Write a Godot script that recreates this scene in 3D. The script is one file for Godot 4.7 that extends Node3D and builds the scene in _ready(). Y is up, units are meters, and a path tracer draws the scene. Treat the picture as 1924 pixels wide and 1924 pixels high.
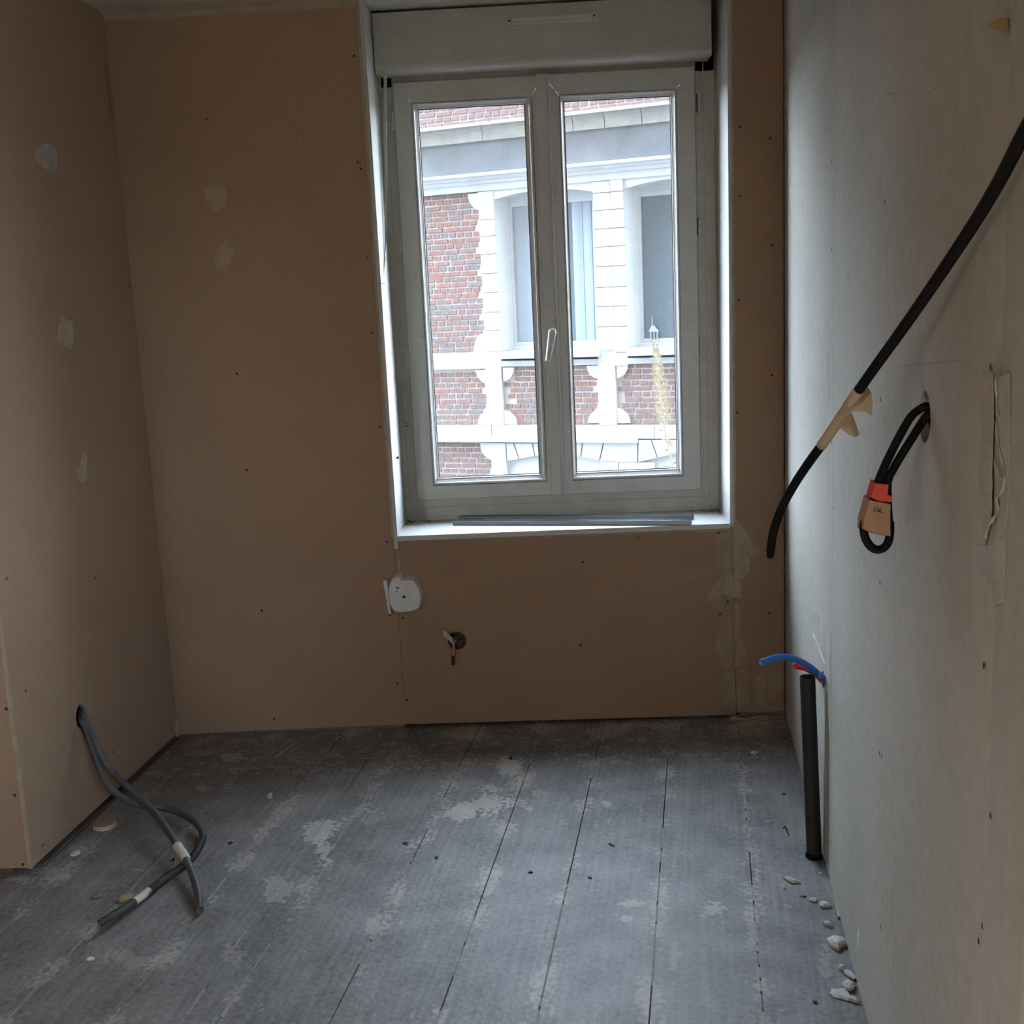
extends Node3D
# ---------------------------------------------------------------- camera fit
const FPX := 2155.54            # focal length in pixels of the 1924 frame
const YAW := 0.0385
const PITCH := -0.1828
const ROLL := -0.0460
const CAM_H := 1.493
const D := 3.888                # distance of the window wall
const XL := -1.391
const XR := 0.785
const AL := -0.0907             # the side walls and the planks are a few degrees off square
const AR := -0.1067
const AB := -0.1303
const CEIL := 2.462
const ZR := 1.6                 # wall behind the camera
const ZC := -2.89               # where the short wall beside the window ends
const ZE := -0.90              # pale wall stops here to let the added rear windows light the room
const XFAR := -2.7
const XFAR2 := 2.9
const ZW := -4.15               # inner face of the window
const FX0 := -2.0
const FZ0 := -3.95
const FS := 3.0

var cam_basis: Basis
var M := {}
var counts := {}
var rng := RandomNumberGenerator.new()
var F_BACK: Transform3D
var F_RIGHT: Transform3D
var F_LEFT: Transform3D
var F_RET: Transform3D
var F_FAC: Transform3D

# ---------------------------------------------------------------- small helpers
func ray(px: float, py: float) -> Vector3:
	return cam_basis * Vector3((px - 962.0) / FPX, -(py - 962.0) / FPX, -1.0)

func on_plane(px: float, py: float, pt: Vector3, n: Vector3) -> Vector3:
	var c := Vector3(0, CAM_H, 0)
	var d := ray(px, py)
	return c + d * ((pt - c).dot(n) / d.dot(n))

func on_z(px: float, py: float, z: float) -> Vector3:
	return on_plane(px, py, Vector3(0, 0, z), Vector3(0, 0, 1))

func on_floor(px: float, py: float, y := 0.0) -> Vector3:
	return on_plane(px, py, Vector3(0, y, 0), Vector3.UP)

func on_frame(f: Transform3D, px: float, py: float, off := 0.0) -> Vector3:
	return on_plane(px, py, f.origin + f.basis.z * off, f.basis.z)

func loc(f: Transform3D, px: float, py: float, off := 0.0) -> Vector2:
	var q = f.affine_inverse() * on_frame(f, px, py, off)
	return Vector2(q.x, q.y)

func locs(f: Transform3D, pts: Array, off := 0.0) -> PackedVector2Array:
	var r = PackedVector2Array()
	for p in pts:
		r.append(loc(f, p[0], p[1], off))
	return r

func to_px(p: Vector3) -> Vector2:
	var c = cam_basis.inverse() * (p - Vector3(0, CAM_H, 0))
	return Vector2(962 + FPX * c.x / -c.z, 962 - FPX * c.y / -c.z)

func mk(smooth := false) -> SurfaceTool:
	var s = SurfaceTool.new()
	s.begin(Mesh.PRIMITIVE_TRIANGLES)
	s.set_smooth_group(0 if smooth else -1)
	return s

func v(s: SurfaceTool, p: Vector3) -> void:
	s.set_uv(Vector2((p.x - FX0) / FS, (p.z - FZ0) / FS))
	s.add_vertex(p)

func face(s: SurfaceTool, pts: Array, out: Vector3) -> void:
	var n = Vector3.ZERO
	for i in range(1, pts.size() - 1):
		n += (pts[i] - pts[0]).cross(pts[i + 1] - pts[0])
	var rev = n.dot(out) > 0.0
	for i in range(1, pts.size() - 1):
		v(s, pts[0])
		if rev:
			v(s, pts[i + 1]); v(s, pts[i])
		else:
			v(s, pts[i]); v(s, pts[i + 1])

# box with chamfered edges, x0..x1 in the axes of transform t
func bx(s: SurfaceTool, a: Vector3, b: Vector3, t := Transform3D.IDENTITY, ch := 0.0) -> void:
	var c = (a + b) * 0.5
	var h = (b - a).abs() * 0.5
	ch = min(ch, min(h.x, min(h.y, h.z)) * 0.9)
	for ax in 3:
		for sg in [-1.0, 1.0]:
			var n = Vector3.ZERO; n[ax] = sg
			var u = (ax + 1) % 3
			var w = (ax + 2) % 3
			var ps = []
			for k in [[-1, -1], [1, -1], [1, 1], [-1, 1]]:
				var p = Vector3.ZERO
				p[ax] = sg * h[ax]; p[u] = k[0] * (h[u] - ch); p[w] = k[1] * (h[w] - ch)
				ps.append(t * (c + p))
			face(s, ps, t.basis * n)
	if ch <= 0.0:
		return
	for ax in 3:
		var u = (ax + 1) % 3
		var w = (ax + 2) % 3
		for su in [-1.0, 1.0]:
			for sw in [-1.0, 1.0]:
				var ps = []
				for k in [[-1, 0], [1, 0], [1, 1], [-1, 1]]:
					var p = Vector3.ZERO
					p[ax] = k[0] * (h[ax] - ch)
					p[u] = su * (h[u] - (ch if k[1] == 1 else 0.0))
					p[w] = sw * (h[w] - (ch if k[1] == 0 else 0.0))
					ps.append(t * (c + p))
				var n = Vector3.ZERO; n[u] = su; n[w] = sw
				face(s, ps, t.basis * n)
	for sx in [-1.0, 1.0]:
		for sy in [-1.0, 1.0]:
			for sz in [-1.0, 1.0]:
				var sg = Vector3(sx, sy, sz)
				var ps = []
				for ax in 3:
					var p = Vector3.ZERO
					for q in 3:
						p[q] = sg[q] * (h[q] - (0.0 if q == ax else ch))
					ps.append(t * (c + p))
				face(s, ps, t.basis * sg)

func ccw(p: PackedVector2Array) -> PackedVector2Array:
	var a := 0.0
	for i in p.size():
		var q := p[(i + 1) % p.size()]
		a += p[i].x * q.y - q.x * p[i].y
	if a < 0.0:
		p.reverse()
	return p

# extrude an outline (with holes) lying in the xy plane of f from z0 (back) to z1 (front)
func extrude(s: SurfaceTool, outer: PackedVector2Array, f: Transform3D, z0: float, z1: float, holes := [], inset := 0.0) -> void:
	outer = ccw(outer.duplicate())
	var pieces = [outer]
	if not holes.is_empty():
		# cut into strips through the middle of every hole, then take the holes out of the strips
		var cuts = [-1e3]
		for h in holes:
			var c = 0.0
			for p in h: c += p.x
			cuts.append(c / h.size())
		cuts.append(1e3)
		cuts.sort()
		pieces = []
		for i in cuts.size() - 1:
			var parts = Geometry2D.intersect_polygons(outer, rect(cuts[i], -1e3, cuts[i + 1], 1e3))
			for h in holes:
				var nx = []
				for p in parts:
					for r in Geometry2D.clip_polygons(p, ccw(h.duplicate())):
						nx.append(r)
				parts = nx
			pieces.append_array(parts)
	for piece in pieces:
		var poly = ccw(piece)
		var top = poly
		if inset > 0.0:
			top = PackedVector2Array()
			var n = poly.size()
			for i in n:
				var a = (poly[i] - poly[(i + n - 1) % n]).normalized()
				var b = (poly[(i + 1) % n] - poly[i]).normalized()
				var m = (Vector2(-a.y, a.x) + Vector2(-b.y, b.x))
				m = m.normalized() * inset / max(0.35, m.length() * 0.5)
				top.append(poly[i] + m)
		var idx = Geometry2D.triangulate_polygon(poly)
		if idx.is_empty():
			push_warning("triangulation failed")
		for i in range(0, idx.size(), 3):
			var ps = []
			var pb = []
			for k in 3:
				var q = top[idx[i + k]]
				ps.append(f * Vector3(q.x, q.y, z1))
				q = poly[idx[i + k]]
				pb.append(f * Vector3(q.x, q.y, z0))
			face(s, ps, f.basis.z)
			face(s, pb, -f.basis.z)
		if holes.is_empty():
			sides(s, poly, top, f, z0, z1)
	if not holes.is_empty():
		sides(s, outer, outer, f, z0, z1)
		for hh in holes:
			var h2 = ccw(hh.duplicate())
			h2.reverse()
			sides(s, h2, h2, f, z0, z1)

func sides(s: SurfaceTool, r: PackedVector2Array, top: PackedVector2Array, f: Transform3D, z0: float, z1: float) -> void:
	for i in r.size():
		var j = (i + 1) % r.size()
		var dir = r[j] - r[i]
		face(s, [f * Vector3(r[i].x, r[i].y, z0), f * Vector3(r[j].x, r[j].y, z0), f * Vector3(top[j].x, top[j].y, z1), f * Vector3(top[i].x, top[i].y, z1)], f.basis * Vector3(dir.y, -dir.x, 0))

func rect(x0: float, y0: float, x1: float, y1: float) -> PackedVector2Array:
	return PackedVector2Array([Vector2(x0, y0), Vector2(x1, y0), Vector2(x1, y1), Vector2(x0, y1)])

func circle(c: Vector2, r: float, n := 20, jit := 0.0) -> PackedVector2Array:
	var p = PackedVector2Array()
	for i in n:
		var a = TAU * i / n
		p.append(c + Vector2(cos(a), sin(a)) * (r + rng.randf_range(-jit, jit)))
	return p

# four mitred bars round a rectangle; profile = points (inset from the outer edge, z)
func ring(s: SurfaceTool, f: Transform3D, x0: float, y0: float, x1: float, y1: float, prof: Array) -> void:
	for i in range(prof.size() - 1):
		var a: Vector2 = prof[i]
		var b: Vector2 = prof[i + 1]
		var t = b - a
		var nn = Vector2(-t.y, t.x)
		var ca = [Vector2(x0 + a.x, y0 + a.x), Vector2(x1 - a.x, y0 + a.x), Vector2(x1 - a.x, y1 - a.x), Vector2(x0 + a.x, y1 - a.x)]
		var cb = [Vector2(x0 + b.x, y0 + b.x), Vector2(x1 - b.x, y0 + b.x), Vector2(x1 - b.x, y1 - b.x), Vector2(x0 + b.x, y1 - b.x)]
		var ins = [Vector2(0, 1), Vector2(-1, 0), Vector2(0, -1), Vector2(1, 0)]
		for k in 4:
			var j = (k + 1) % 4
			var e: Vector2 = ins[k] * nn.x
			face(s, [f * Vector3(ca[k].x, ca[k].y, a.y), f * Vector3(ca[j].x, ca[j].y, a.y), f * Vector3(cb[j].x, cb[j].y, b.y), f * Vector3(cb[k].x, cb[k].y, b.y)], f.basis * Vector3(e.x, e.y, nn.y))

func spline(pts: Array, step := 0.012) -> PackedVector3Array:
	var c = Curve3D.new()
	c.bake_interval = step
	for i in pts.size():
		var a: Vector3 = pts[max(i - 1, 0)]
		var b: Vector3 = pts[min(i + 1, pts.size() - 1)]
		var t = (b - a) / 6.0
		c.add_point(pts[i], -t, t)
	return c.get_baked_points()

# tube along points; rad is a float or a Callable(i, n); hollow gives a wall and an open bore
func tube(s: SurfaceTool, p: PackedVector3Array, rad, seg := 12, hollow := 0.0, sx := 1.0) -> void:
	var n = p.size()
	var up = Vector3.UP
	var rings = []
	var fr = []
	for i in n:
		var t = (p[min(i + 1, n - 1)] - p[max(i - 1, 0)]).normalized()
		if i == 0 and abs(t.dot(up)) > 0.9:
			up = Vector3.RIGHT
		var x = (up - t * up.dot(t)).normalized()
		up = x
		var y = t.cross(x)
		var r: float = rad.call(i, n) if rad is Callable else rad
		var rr = []
		for k in seg:
			var a = TAU * k / seg
			rr.append(p[i] + x * cos(a) * r * sx + y * sin(a) * r)
		rings.append(rr)
		fr.append([t, x, y, r])
	for i in n - 1:
		for k in seg:
			var j = (k + 1) % seg
			face(s, [rings[i][k], rings[i][j], rings[i + 1][j], rings[i + 1][k]], (rings[i][k] + rings[i][j]) * 0.5 - p[i])
	for e in [0, n - 1]:
		var t: Vector3 = fr[e][0] * (-1.0 if e == 0 else 1.0)
		if hollow <= 0.0:
			face(s, rings[e], t)
		else:
			var inn = []
			var deep = []
			for k in seg:
				var q: Vector3 = p[e] + (rings[e][k] - p[e]) * (1.0 - hollow / fr[e][3])
				inn.append(q)
				deep.append(q - t * fr[e][3] * 5.0)
			for k in seg:
				var j = (k + 1) % seg
				face(s, [rings[e][k], rings[e][j], inn[j], inn[k]], t)
				face(s, [inn[k], inn[j], deep[j], deep[k]], p[e] - inn[k])
			face(s, deep, t)

# ---------------------------------------------------------------- nodes
func numbered(called: String) -> String:
	var n: int = counts.get(called, 0)
	counts[called] = n + 1
	return called if n == 0 else "%s_%03d" % [called, n]

func tag(o: Node3D, label: String, category: String, group := "", kind := "") -> Node3D:
	o.set_meta("label", label)
	if category: o.set_meta("category", category)
	if group: o.set_meta("group", group)
	if kind: o.set_meta("kind", kind)
	return o

func thing(called: String, at := Vector3.ZERO) -> Node3D:
	var o = Node3D.new()
	o.name = numbered(called)
	add_child(o)
	o.position = at
	return o

# commit as one named mesh; geometry is written in world space and moved into the parent's space
func put(s: SurfaceTool, called: String, m: Material, parent: Node3D = null, normals := true) -> MeshInstance3D:
	if normals: s.generate_normals()
	var o = MeshInstance3D.new()
	o.mesh = s.commit()
	o.material_override = m
	if parent == null:
		o.name = numbered(called)
		add_child(o)
	else:
		o.name = called
		parent.add_child(o, true)
		var w = Vector3.ZERO
		var q: Node = parent
		while q != self:
			w += (q as Node3D).position
			q = q.get_parent()
		o.position = -w
	return o

func structure(called: String, label: String) -> Node3D:
	var o = thing(called)
	o.set_meta("kind", "structure")
	o.set_meta("label", label)
	return o

# ---------------------------------------------------------------- materials
func noise_img(sd: int, freq: float, w: int, h: int, oct := 4, seamless := true, typ := FastNoiseLite.TYPE_SIMPLEX_SMOOTH) -> Image:
	var n = FastNoiseLite.new()
	n.seed = sd
	n.noise_type = typ
	n.frequency = freq
	n.fractal_octaves = oct
	return n.get_seamless_image(w, h) if seamless else n.get_image(w, h)

# greyscale multiplier texture between lo and hi from a coarse and a fine noise
func mottle(sd: int, coarse: float, fine: float, lo: float, hi: float, size := 384, tint := Color(1, 1, 1)) -> ImageTexture:
	var a := noise_img(sd, coarse, size, size, 4).get_data()
	var b := noise_img(sd + 7, fine, size, size, 2).get_data()
	var out := PackedByteArray()
	out.resize(size * size * 3)
	for i in size * size:
		var t := (a[i] * 0.55 + b[i] * 0.45) / 255.0
		var g := lerpf(lo, hi, t)
		out[i * 3] = int(clampf(g * lerpf(1.0, tint.r, t), 0, 1) * 255)
		out[i * 3 + 1] = int(clampf(g * lerpf(1.0, tint.g, t), 0, 1) * 255)
		out[i * 3 + 2] = int(clampf(g * lerpf(1.0, tint.b, t), 0, 1) * 255)
	var im := Image.create_from_data(size, size, false, Image.FORMAT_RGB8, out)
	return ImageTexture.create_from_image(im)

func bump(sd: int, freq: float, strength: float, size := 256) -> ImageTexture:
	var im = noise_img(sd, freq, size, size, 3)
	im.convert(Image.FORMAT_RGBA8)
	im.bump_map_to_normal_map(strength)
	return ImageTexture.create_from_image(im)

func mat(c: Color, rough := 0.9, metal := 0.0, tex: Texture2D = null, scale := 1.0, nrm: Texture2D = null, nstr := 0.4) -> StandardMaterial3D:
	var m = StandardMaterial3D.new()
	m.albedo_color = c
	m.roughness = rough
	m.metallic = metal
	if tex:
		m.albedo_texture = tex
	if nrm:
		m.normal_enabled = true
		m.normal_texture = nrm
		m.normal_scale = nstr
	if tex or nrm:
		m.uv1_triplanar = true
		m.uv1_scale = Vector3.ONE * scale
	return m

func make_materials() -> void:
	var soft = mottle(3, 0.006, 0.09, 0.86, 1.0)
	var paper = mottle(11, 0.004, 0.2, 0.90, 1.0)
	var grime = mottle(23, 0.012, 0.12, 0.72, 1.0, 384, Color(1.0, 0.99, 0.97))
	var rough_n = bump(5, 0.12, 1.5)
	var fine_n = bump(9, 0.3, 1.0)
	M.kraft = mat(Color(0.53, 0.44, 0.36), 0.95, 0, paper, 0.8, fine_n, 0.15)
	M.ivory = mat(Color(0.685, 0.67, 0.625), 0.9, 0, soft, 0.6, fine_n, 0.12)
	M.flake = mat(Color(0.80, 0.79, 0.765), 0.95, 0, grime, 6.0, rough_n, 0.6)
	M.joint = mat(Color(0.60, 0.58, 0.55), 0.95, 0, grime, 4.0)
	M.gypsum = mat(Color(0.70, 0.655, 0.59), 0.95, 0, grime, 2.0, rough_n, 0.5)
	M.filler = mat(Color(0.66, 0.605, 0.535), 0.9, 0, grime, 2.5, rough_n, 0.5)
	M.filler_grey = mat(Color(0.68, 0.655, 0.635), 0.85, 0, grime, 2.5, rough_n, 0.4)
	M.filler_right = mat(Color(0.745, 0.73, 0.695), 0.9, 0, grime, 2.5, rough_n, 0.4)
	M.filler_right2 = mat(Color(0.71, 0.68, 0.625), 0.9, 0, grime, 2.5, rough_n, 0.4)
	M.pencil = mat(Color(0.52, 0.51, 0.49), 0.9)
	M.filler_brown = mat(Color(0.615, 0.545, 0.47), 0.9, 0, grime, 2.5, rough_n, 0.5)
	M.ceiling = mat(Color(0.88, 0.87, 0.84), 0.95, 0, soft, 0.6, rough_n, 0.3)
	M.white_board = mat(Color(0.82, 0.815, 0.79), 0.75, 0, soft, 1.2, fine_n, 0.15)
	M.pvc = mat(Color(0.92, 0.915, 0.89), 0.42, 0, soft, 1.5)
	M.pvc_dirty = mat(Color(0.88, 0.865, 0.82), 0.5, 0, soft, 3.0)
	M.box = mat(Color(0.80, 0.785, 0.75), 0.6, 0, soft, 1.5)
	M.seal = mat(Color(0.10, 0.10, 0.10), 0.7)
	M.masonry = mat(Color(0.42, 0.36, 0.31), 0.95, 0, grime, 1.5, rough_n, 0.6)
	M.cavity = mat(Color(0.30, 0.22, 0.17), 0.95, 0, grime, 2.0)
	M.screw = mat(Color(0.07, 0.055, 0.05), 0.6, 0.3)
	M.black = mat(Color(0.03, 0.03, 0.035), 0.75)
	M.black.metallic_specular = 0.12
	M.black_pvc = mat(Color(0.125, 0.13, 0.135), 0.6, 0, soft, 4.0)
	M.black_pvc.metallic_specular = 0.25
	M.conduit = mat(Color(0.23, 0.235, 0.24), 0.6, 0, soft, 5.0)
	M.tape = mat(Color(0.62, 0.56, 0.46), 0.85, 0, soft, 6.0)
	M.tape.backlight_enabled = true
	M.tape.backlight = Color(0.18, 0.16, 0.12)
	M.tape_pale = mat(Color(0.74, 0.72, 0.64), 0.8, 0, soft, 6.0)
	M.tape_shaded = mat(Color(0.45, 0.345, 0.27), 0.85, 0, soft, 6.0)  # beige loop tape, darkened for the shade it hangs in
	M.orange = mat(Color(0.54, 0.14, 0.05), 0.6)  # tape colour darkened to carry the shade on the loop
	M.ink = mat(Color(0.06, 0.05, 0.05), 0.8)
	M.blue = mat(Color(0.10, 0.36, 0.66), 0.3)
	M.red = mat(Color(0.86, 0.12, 0.14), 0.3)
	M.copper = mat(Color(0.72, 0.38, 0.28), 0.5)
	M.steel = mat(Color(0.55, 0.57, 0.58), 0.35, 0.85)
	M.track = mat(Color(0.30, 0.29, 0.29), 0.55, 0.4, grime, 3.0)
	M.wood_light = mat(Color(0.70, 0.60, 0.45), 0.8)
	M.foam = mat(Color(0.55, 0.48, 0.31), 0.9)
	M.foam_old = mat(Color(0.42, 0.36, 0.24), 0.95)
	M.leaf_brown = mat(Color(0.42, 0.29, 0.22), 0.9)
	M.glass = mat(Color(0.86, 0.93, 0.97, 0.06), 0.02)
	M.glass.transparency = BaseMaterial3D.TRANSPARENCY_ALPHA
	# the house across the street
	M.stone = mat(Color(0.81, 0.845, 0.86), 0.85, 0, soft, 0.7)
	M.stone_old = mat(Color(0.76, 0.78, 0.77), 0.9, 0, grime, 0.9)
	M.render = mat(Color(0.53, 0.555, 0.58), 0.95, 0, grime, 0.5)
	M.mortar = mat(Color(0.78, 0.76, 0.755), 0.95, 0, soft, 1.0)
	M.bricks = []  # brick colours paled and greyed to carry the glare on the panes
	for c in [Color(0.62, 0.485, 0.46), Color(0.59, 0.50, 0.485), Color(0.57, 0.525, 0.515), Color(0.64, 0.485, 0.44), Color(0.60, 0.505, 0.485), Color(0.55, 0.53, 0.525)]:
		M.bricks.append(mat(c, 0.95, 0, grime, 2.0))
	M.house_pane = mat(Color(0.38, 0.45, 0.49), 0.08)
	M.house_pane.metallic_specular = 0.6
	M.curtain = mat(Color(0.62, 0.68, 0.72), 0.9)
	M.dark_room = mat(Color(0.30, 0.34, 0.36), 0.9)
	M.asphalt = mat(Color(0.42, 0.42, 0.43), 0.95, 0, grime, 0.3)
	M.weed = mat(Color(0.74, 0.70, 0.59), 0.9)
	M.weed.backlight_enabled = true
	M.weed.backlight = Color(0.2, 0.19, 0.15)
	M.weed_leaf = mat(Color(0.50, 0.52, 0.34), 0.9)
	M.weed_leaf.backlight_enabled = true
	M.weed_leaf.backlight = Color(0.25, 0.27, 0.15)

func make_floor_material() -> void:
	var W := 1400
	var grain := noise_img(41, 0.02, W, W, 3, false).get_data()      # stretched along the planks below
	var mid := noise_img(43, 0.012, W, W, 5, false).get_data()
	var fine := noise_img(47, 0.11, W, W, 3, false).get_data()
	var big := noise_img(53, 0.0035, W, W, 3, false).get_data()
	var out := PackedByteArray()
	out.resize(W * W * 3)
	var js := plank_joints().filter(func(q): return q < 1.2)
	var px_m := FS / W
	for y in W:
		var z := FZ0 + (y + 0.5) * px_m
		var sh := tan(AB) * (z + D)
		for x in W:
			var i := y * W + x
			var wx := FX0 + (x + 0.5) * px_m - sh          # across the planks
			var gx := int((wx - FX0) / px_m * 7.0) % W
			if gx < 0: gx += W
			var g := grain[int(y / 6) * W + gx] / 255.0
			var m := mid[i] / 255.0
			var f := fine[i] / 255.0
			var b := big[i] / 255.0
			# bare grey paint, worn streaks, dark scuffs
			var t := 0.80 + (g - 0.5) * 0.17 + (m - 0.5) * 0.22 + (f - 0.5) * 0.22 + (b - 0.5) * 0.16
			var r := 0.500 * t
			var gg := 0.487 * t
			var bb := 0.472 * t
			if f < 0.24 and m < 0.46:
				r *= 0.84; gg *= 0.83; bb *= 0.82
			# dried plaster and dust smeared along the joints
			var dj := 9.0
			for j in js:
				dj = minf(dj, absf(wx - j))
			var k := 0.0
			if dj < 0.035:
				var n := m * 0.6 + f * 0.55
				k = clampf((n - 0.50 - dj * 6.0 + (b - 0.45) * 0.35) * 5.0, 0.0, 1.0) * 0.55
			# loose dust streaks against the window wall
			if z < -3.52:
				var n2 := mid[((y * 3) % W) * W + (x * 2) % W] / 255.0 * 0.6 + f * 0.5
				k = maxf(k, clampf((n2 - 0.60) * 7.0, 0.0, 1.0) * 0.6)
			# thin plaster film flecks
			var n3 := mid[((y * 2 + 300) % W) * W + (x * 2 + 700) % W] / 255.0
			k = maxf(k, clampf((n3 * 0.75 + f * 0.35 - 0.80) * 9.0, 0.0, 1.0) * 0.40)
			r = lerpf(r, 0.63, k); gg = lerpf(gg, 0.595, k); bb = lerpf(bb, 0.545, k)
			out[i * 3] = int(clampf(r, 0, 1) * 255)
			out[i * 3 + 1] = int(clampf(gg, 0, 1) * 255)
			out[i * 3 + 2] = int(clampf(bb, 0, 1) * 255)
	# plaster stains where the photograph shows them: pixel, half width, half height, strength
	for st in [[955, 1440, 24, 15, 1.0], [905, 1515, 58, 18, 1.0], [865, 1528, 36, 14, 0.9], [600, 1560, 26, 26, 1.0], [610, 1600, 16, 30, 0.9], [920, 1480, 22, 8, 0.8], [1010, 1487, 22, 10, 0.5], [1140, 1510, 9, 5, 0.8], [995, 1520, 9, 4, 0.8], [1337, 1708, 22, 18, 0.7], [1185, 1697, 20, 6, 0.7], [1175, 1725, 9, 6, 0.7], [1135, 1372, 40, 14, 0.7], [1215, 1360, 50, 12, 0.8], [1020, 1368, 26, 14, 0.7], [880, 1372, 30, 18, 0.7], [430, 1420, 20, 9, 0.8], [380, 1480, 14, 9, 0.7], [650, 1376, 30, 10, 0.6], [520, 1676, 20, 30, 0.55], [440, 1790, 30, 18, 0.4], [150, 1600, 20, 12, 0.6], [100, 1640, 24, 10, 0.5], [1265, 1800, 10, 26, 0.35], [1413, 1740, 12, 50, 0.5], [1420, 1640, 10, 12, 0.6], [1060, 1545, 10, 5, 0.5], [240, 1800, 40, 14, 0.3], [700, 1540, 30, 12, 0.35], [25, 1650, 40, 10, 0.8], [1440, 1365, 60, 10, 0.8], [1550, 1810, 14, 40, 0.4]]:
		var c := on_floor(st[0], st[1])
		var ex := on_floor(st[0] + st[2], st[1])
		var ey := on_floor(st[0], st[1] + st[3])
		var hw: float = absf(ex.x - c.x)
		var hh: float = absf(ey.z - c.z)
		var shx := (ey.x - c.x) / maxf(hh, 0.001)
		var y0 := int((c.z - hh * 1.5 - FZ0) / px_m)
		var y1 := int((c.z + hh * 1.5 - FZ0) / px_m)
		var rw := hw * 1.5 + absf(shx) * hh * 1.5
		for y in range(max(0, y0), min(W, y1)):
			for x in range(max(0, int((c.x - rw - FX0) / px_m)), min(W, int((c.x + rw - FX0) / px_m))):
				var i := y * W + x
				var dz := (FZ0 + y * px_m - c.z)
				var dx := (FX0 + x * px_m - c.x) - shx * dz
				var q := sqrt(dx * dx / (hw * hw) + dz * dz / (hh * hh))
				var n := mid[i] / 255.0 * 1.0 + fine[i] / 255.0 * 0.9
				var k: float = clampf((1.0 - q + (n - 0.95) * 1.5) * 6.0, 0.0, 1.0) * 0.8 * st[4]
				out[i * 3] = int(lerpf(out[i * 3], 160, k))
				out[i * 3 + 1] = int(lerpf(out[i * 3 + 1], 153, k))
				out[i * 3 + 2] = int(lerpf(out[i * 3 + 2], 142, k))
	var im := Image.create_from_data(W, W, false, Image.FORMAT_RGB8, out)
	M.floor = StandardMaterial3D.new()
	M.floor.albedo_texture = ImageTexture.create_from_image(im)
	M.floor.roughness = 0.58
	M.floor.metallic_specular = 0.45
	var hm := noise_img(47, 0.11, W, W, 3, false)
	var hb := hm.get_data()
	for i in W * W:
		hb[i] = int(hb[i] * 0.5 + mid[i] * 0.5)
	hm = Image.create_from_data(W, W, false, Image.FORMAT_L8, hb)
	hm.convert(Image.FORMAT_RGBA8)
	hm.bump_map_to_normal_map(2.0)
	M.floor.normal_enabled = true
	M.floor.normal_texture = ImageTexture.create_from_image(hm)
	M.floor.normal_scale = 0.35

func plank_joints() -> Array:
	return [3.686, 3.45, 3.214, 2.978, 2.742, 2.506, 2.27, 2.034, 1.798, 1.562, 1.326, 1.09, 0.853, 0.617, 0.3795, 0.1426, -0.07, -0.30, -0.544, -0.784, -1.02, -1.258, -1.49, -1.73, -1.965, -2.2, -2.44, -2.68, -2.92, -3.16]

# ---------------------------------------------------------------- setting
func screw(parent: Node3D, f: Transform3D, px: float, py: float) -> void:
	var q = loc(f, px, py)
	screw_at(parent, f, q)

func screw_at(parent: Node3D, f: Transform3D, q: Vector2) -> void:
	var s = mk()
	# countersunk black drywall screw: a shallow dish with a rim and a cross slot
	var n = 10
	var rim = []
	var dish = []
	for i in n:
		var a = TAU * i / n
		rim.append(f * Vector3(q.x + cos(a) * 0.0046, q.y + sin(a) * 0.0046, 0.0005))
		dish.append(f * Vector3(q.x + cos(a) * 0.0030, q.y + sin(a) * 0.0030, 0.0002))
	for i in n:
		var j = (i + 1) % n
		face(s, [rim[i], rim[j], dish[j], dish[i]], f.basis.z)
	face(s, dish, f.basis.z)
	put(s, "screw", M.screw, parent)

func patch(parent: Node3D, f: Transform3D, pts: Array, m: Material, th := 0.0012, called := "filler_patch", label := "") -> MeshInstance3D:
	var s = mk()
	# subdivide and jitter the outline so that it looks trowelled
	var o = PackedVector2Array()
	var l = locs(f, pts)
	for i in l.size():
		var a = l[i]
		var b = l[(i + 1) % l.size()]
		var n: int = max(1, int(a.distance_to(b) / 0.014))
		for k in n:
			var q = a.lerp(b, float(k) / n)
			if k > 0:
				q += Vector2(rng.randf_range(-1, 1), rng.randf_range(-1, 1)) * 0.0022
			o.append(q)
	if Geometry2D.triangulate_polygon(ccw(o.duplicate())).is_empty():
		o = l
	extrude(s, o, f, 0.0002, th, [], minf(th * 1.5, 0.0022))
	var r = put(s, called, m, parent)
	if label: r.set_meta("label", label)
	return r

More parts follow.
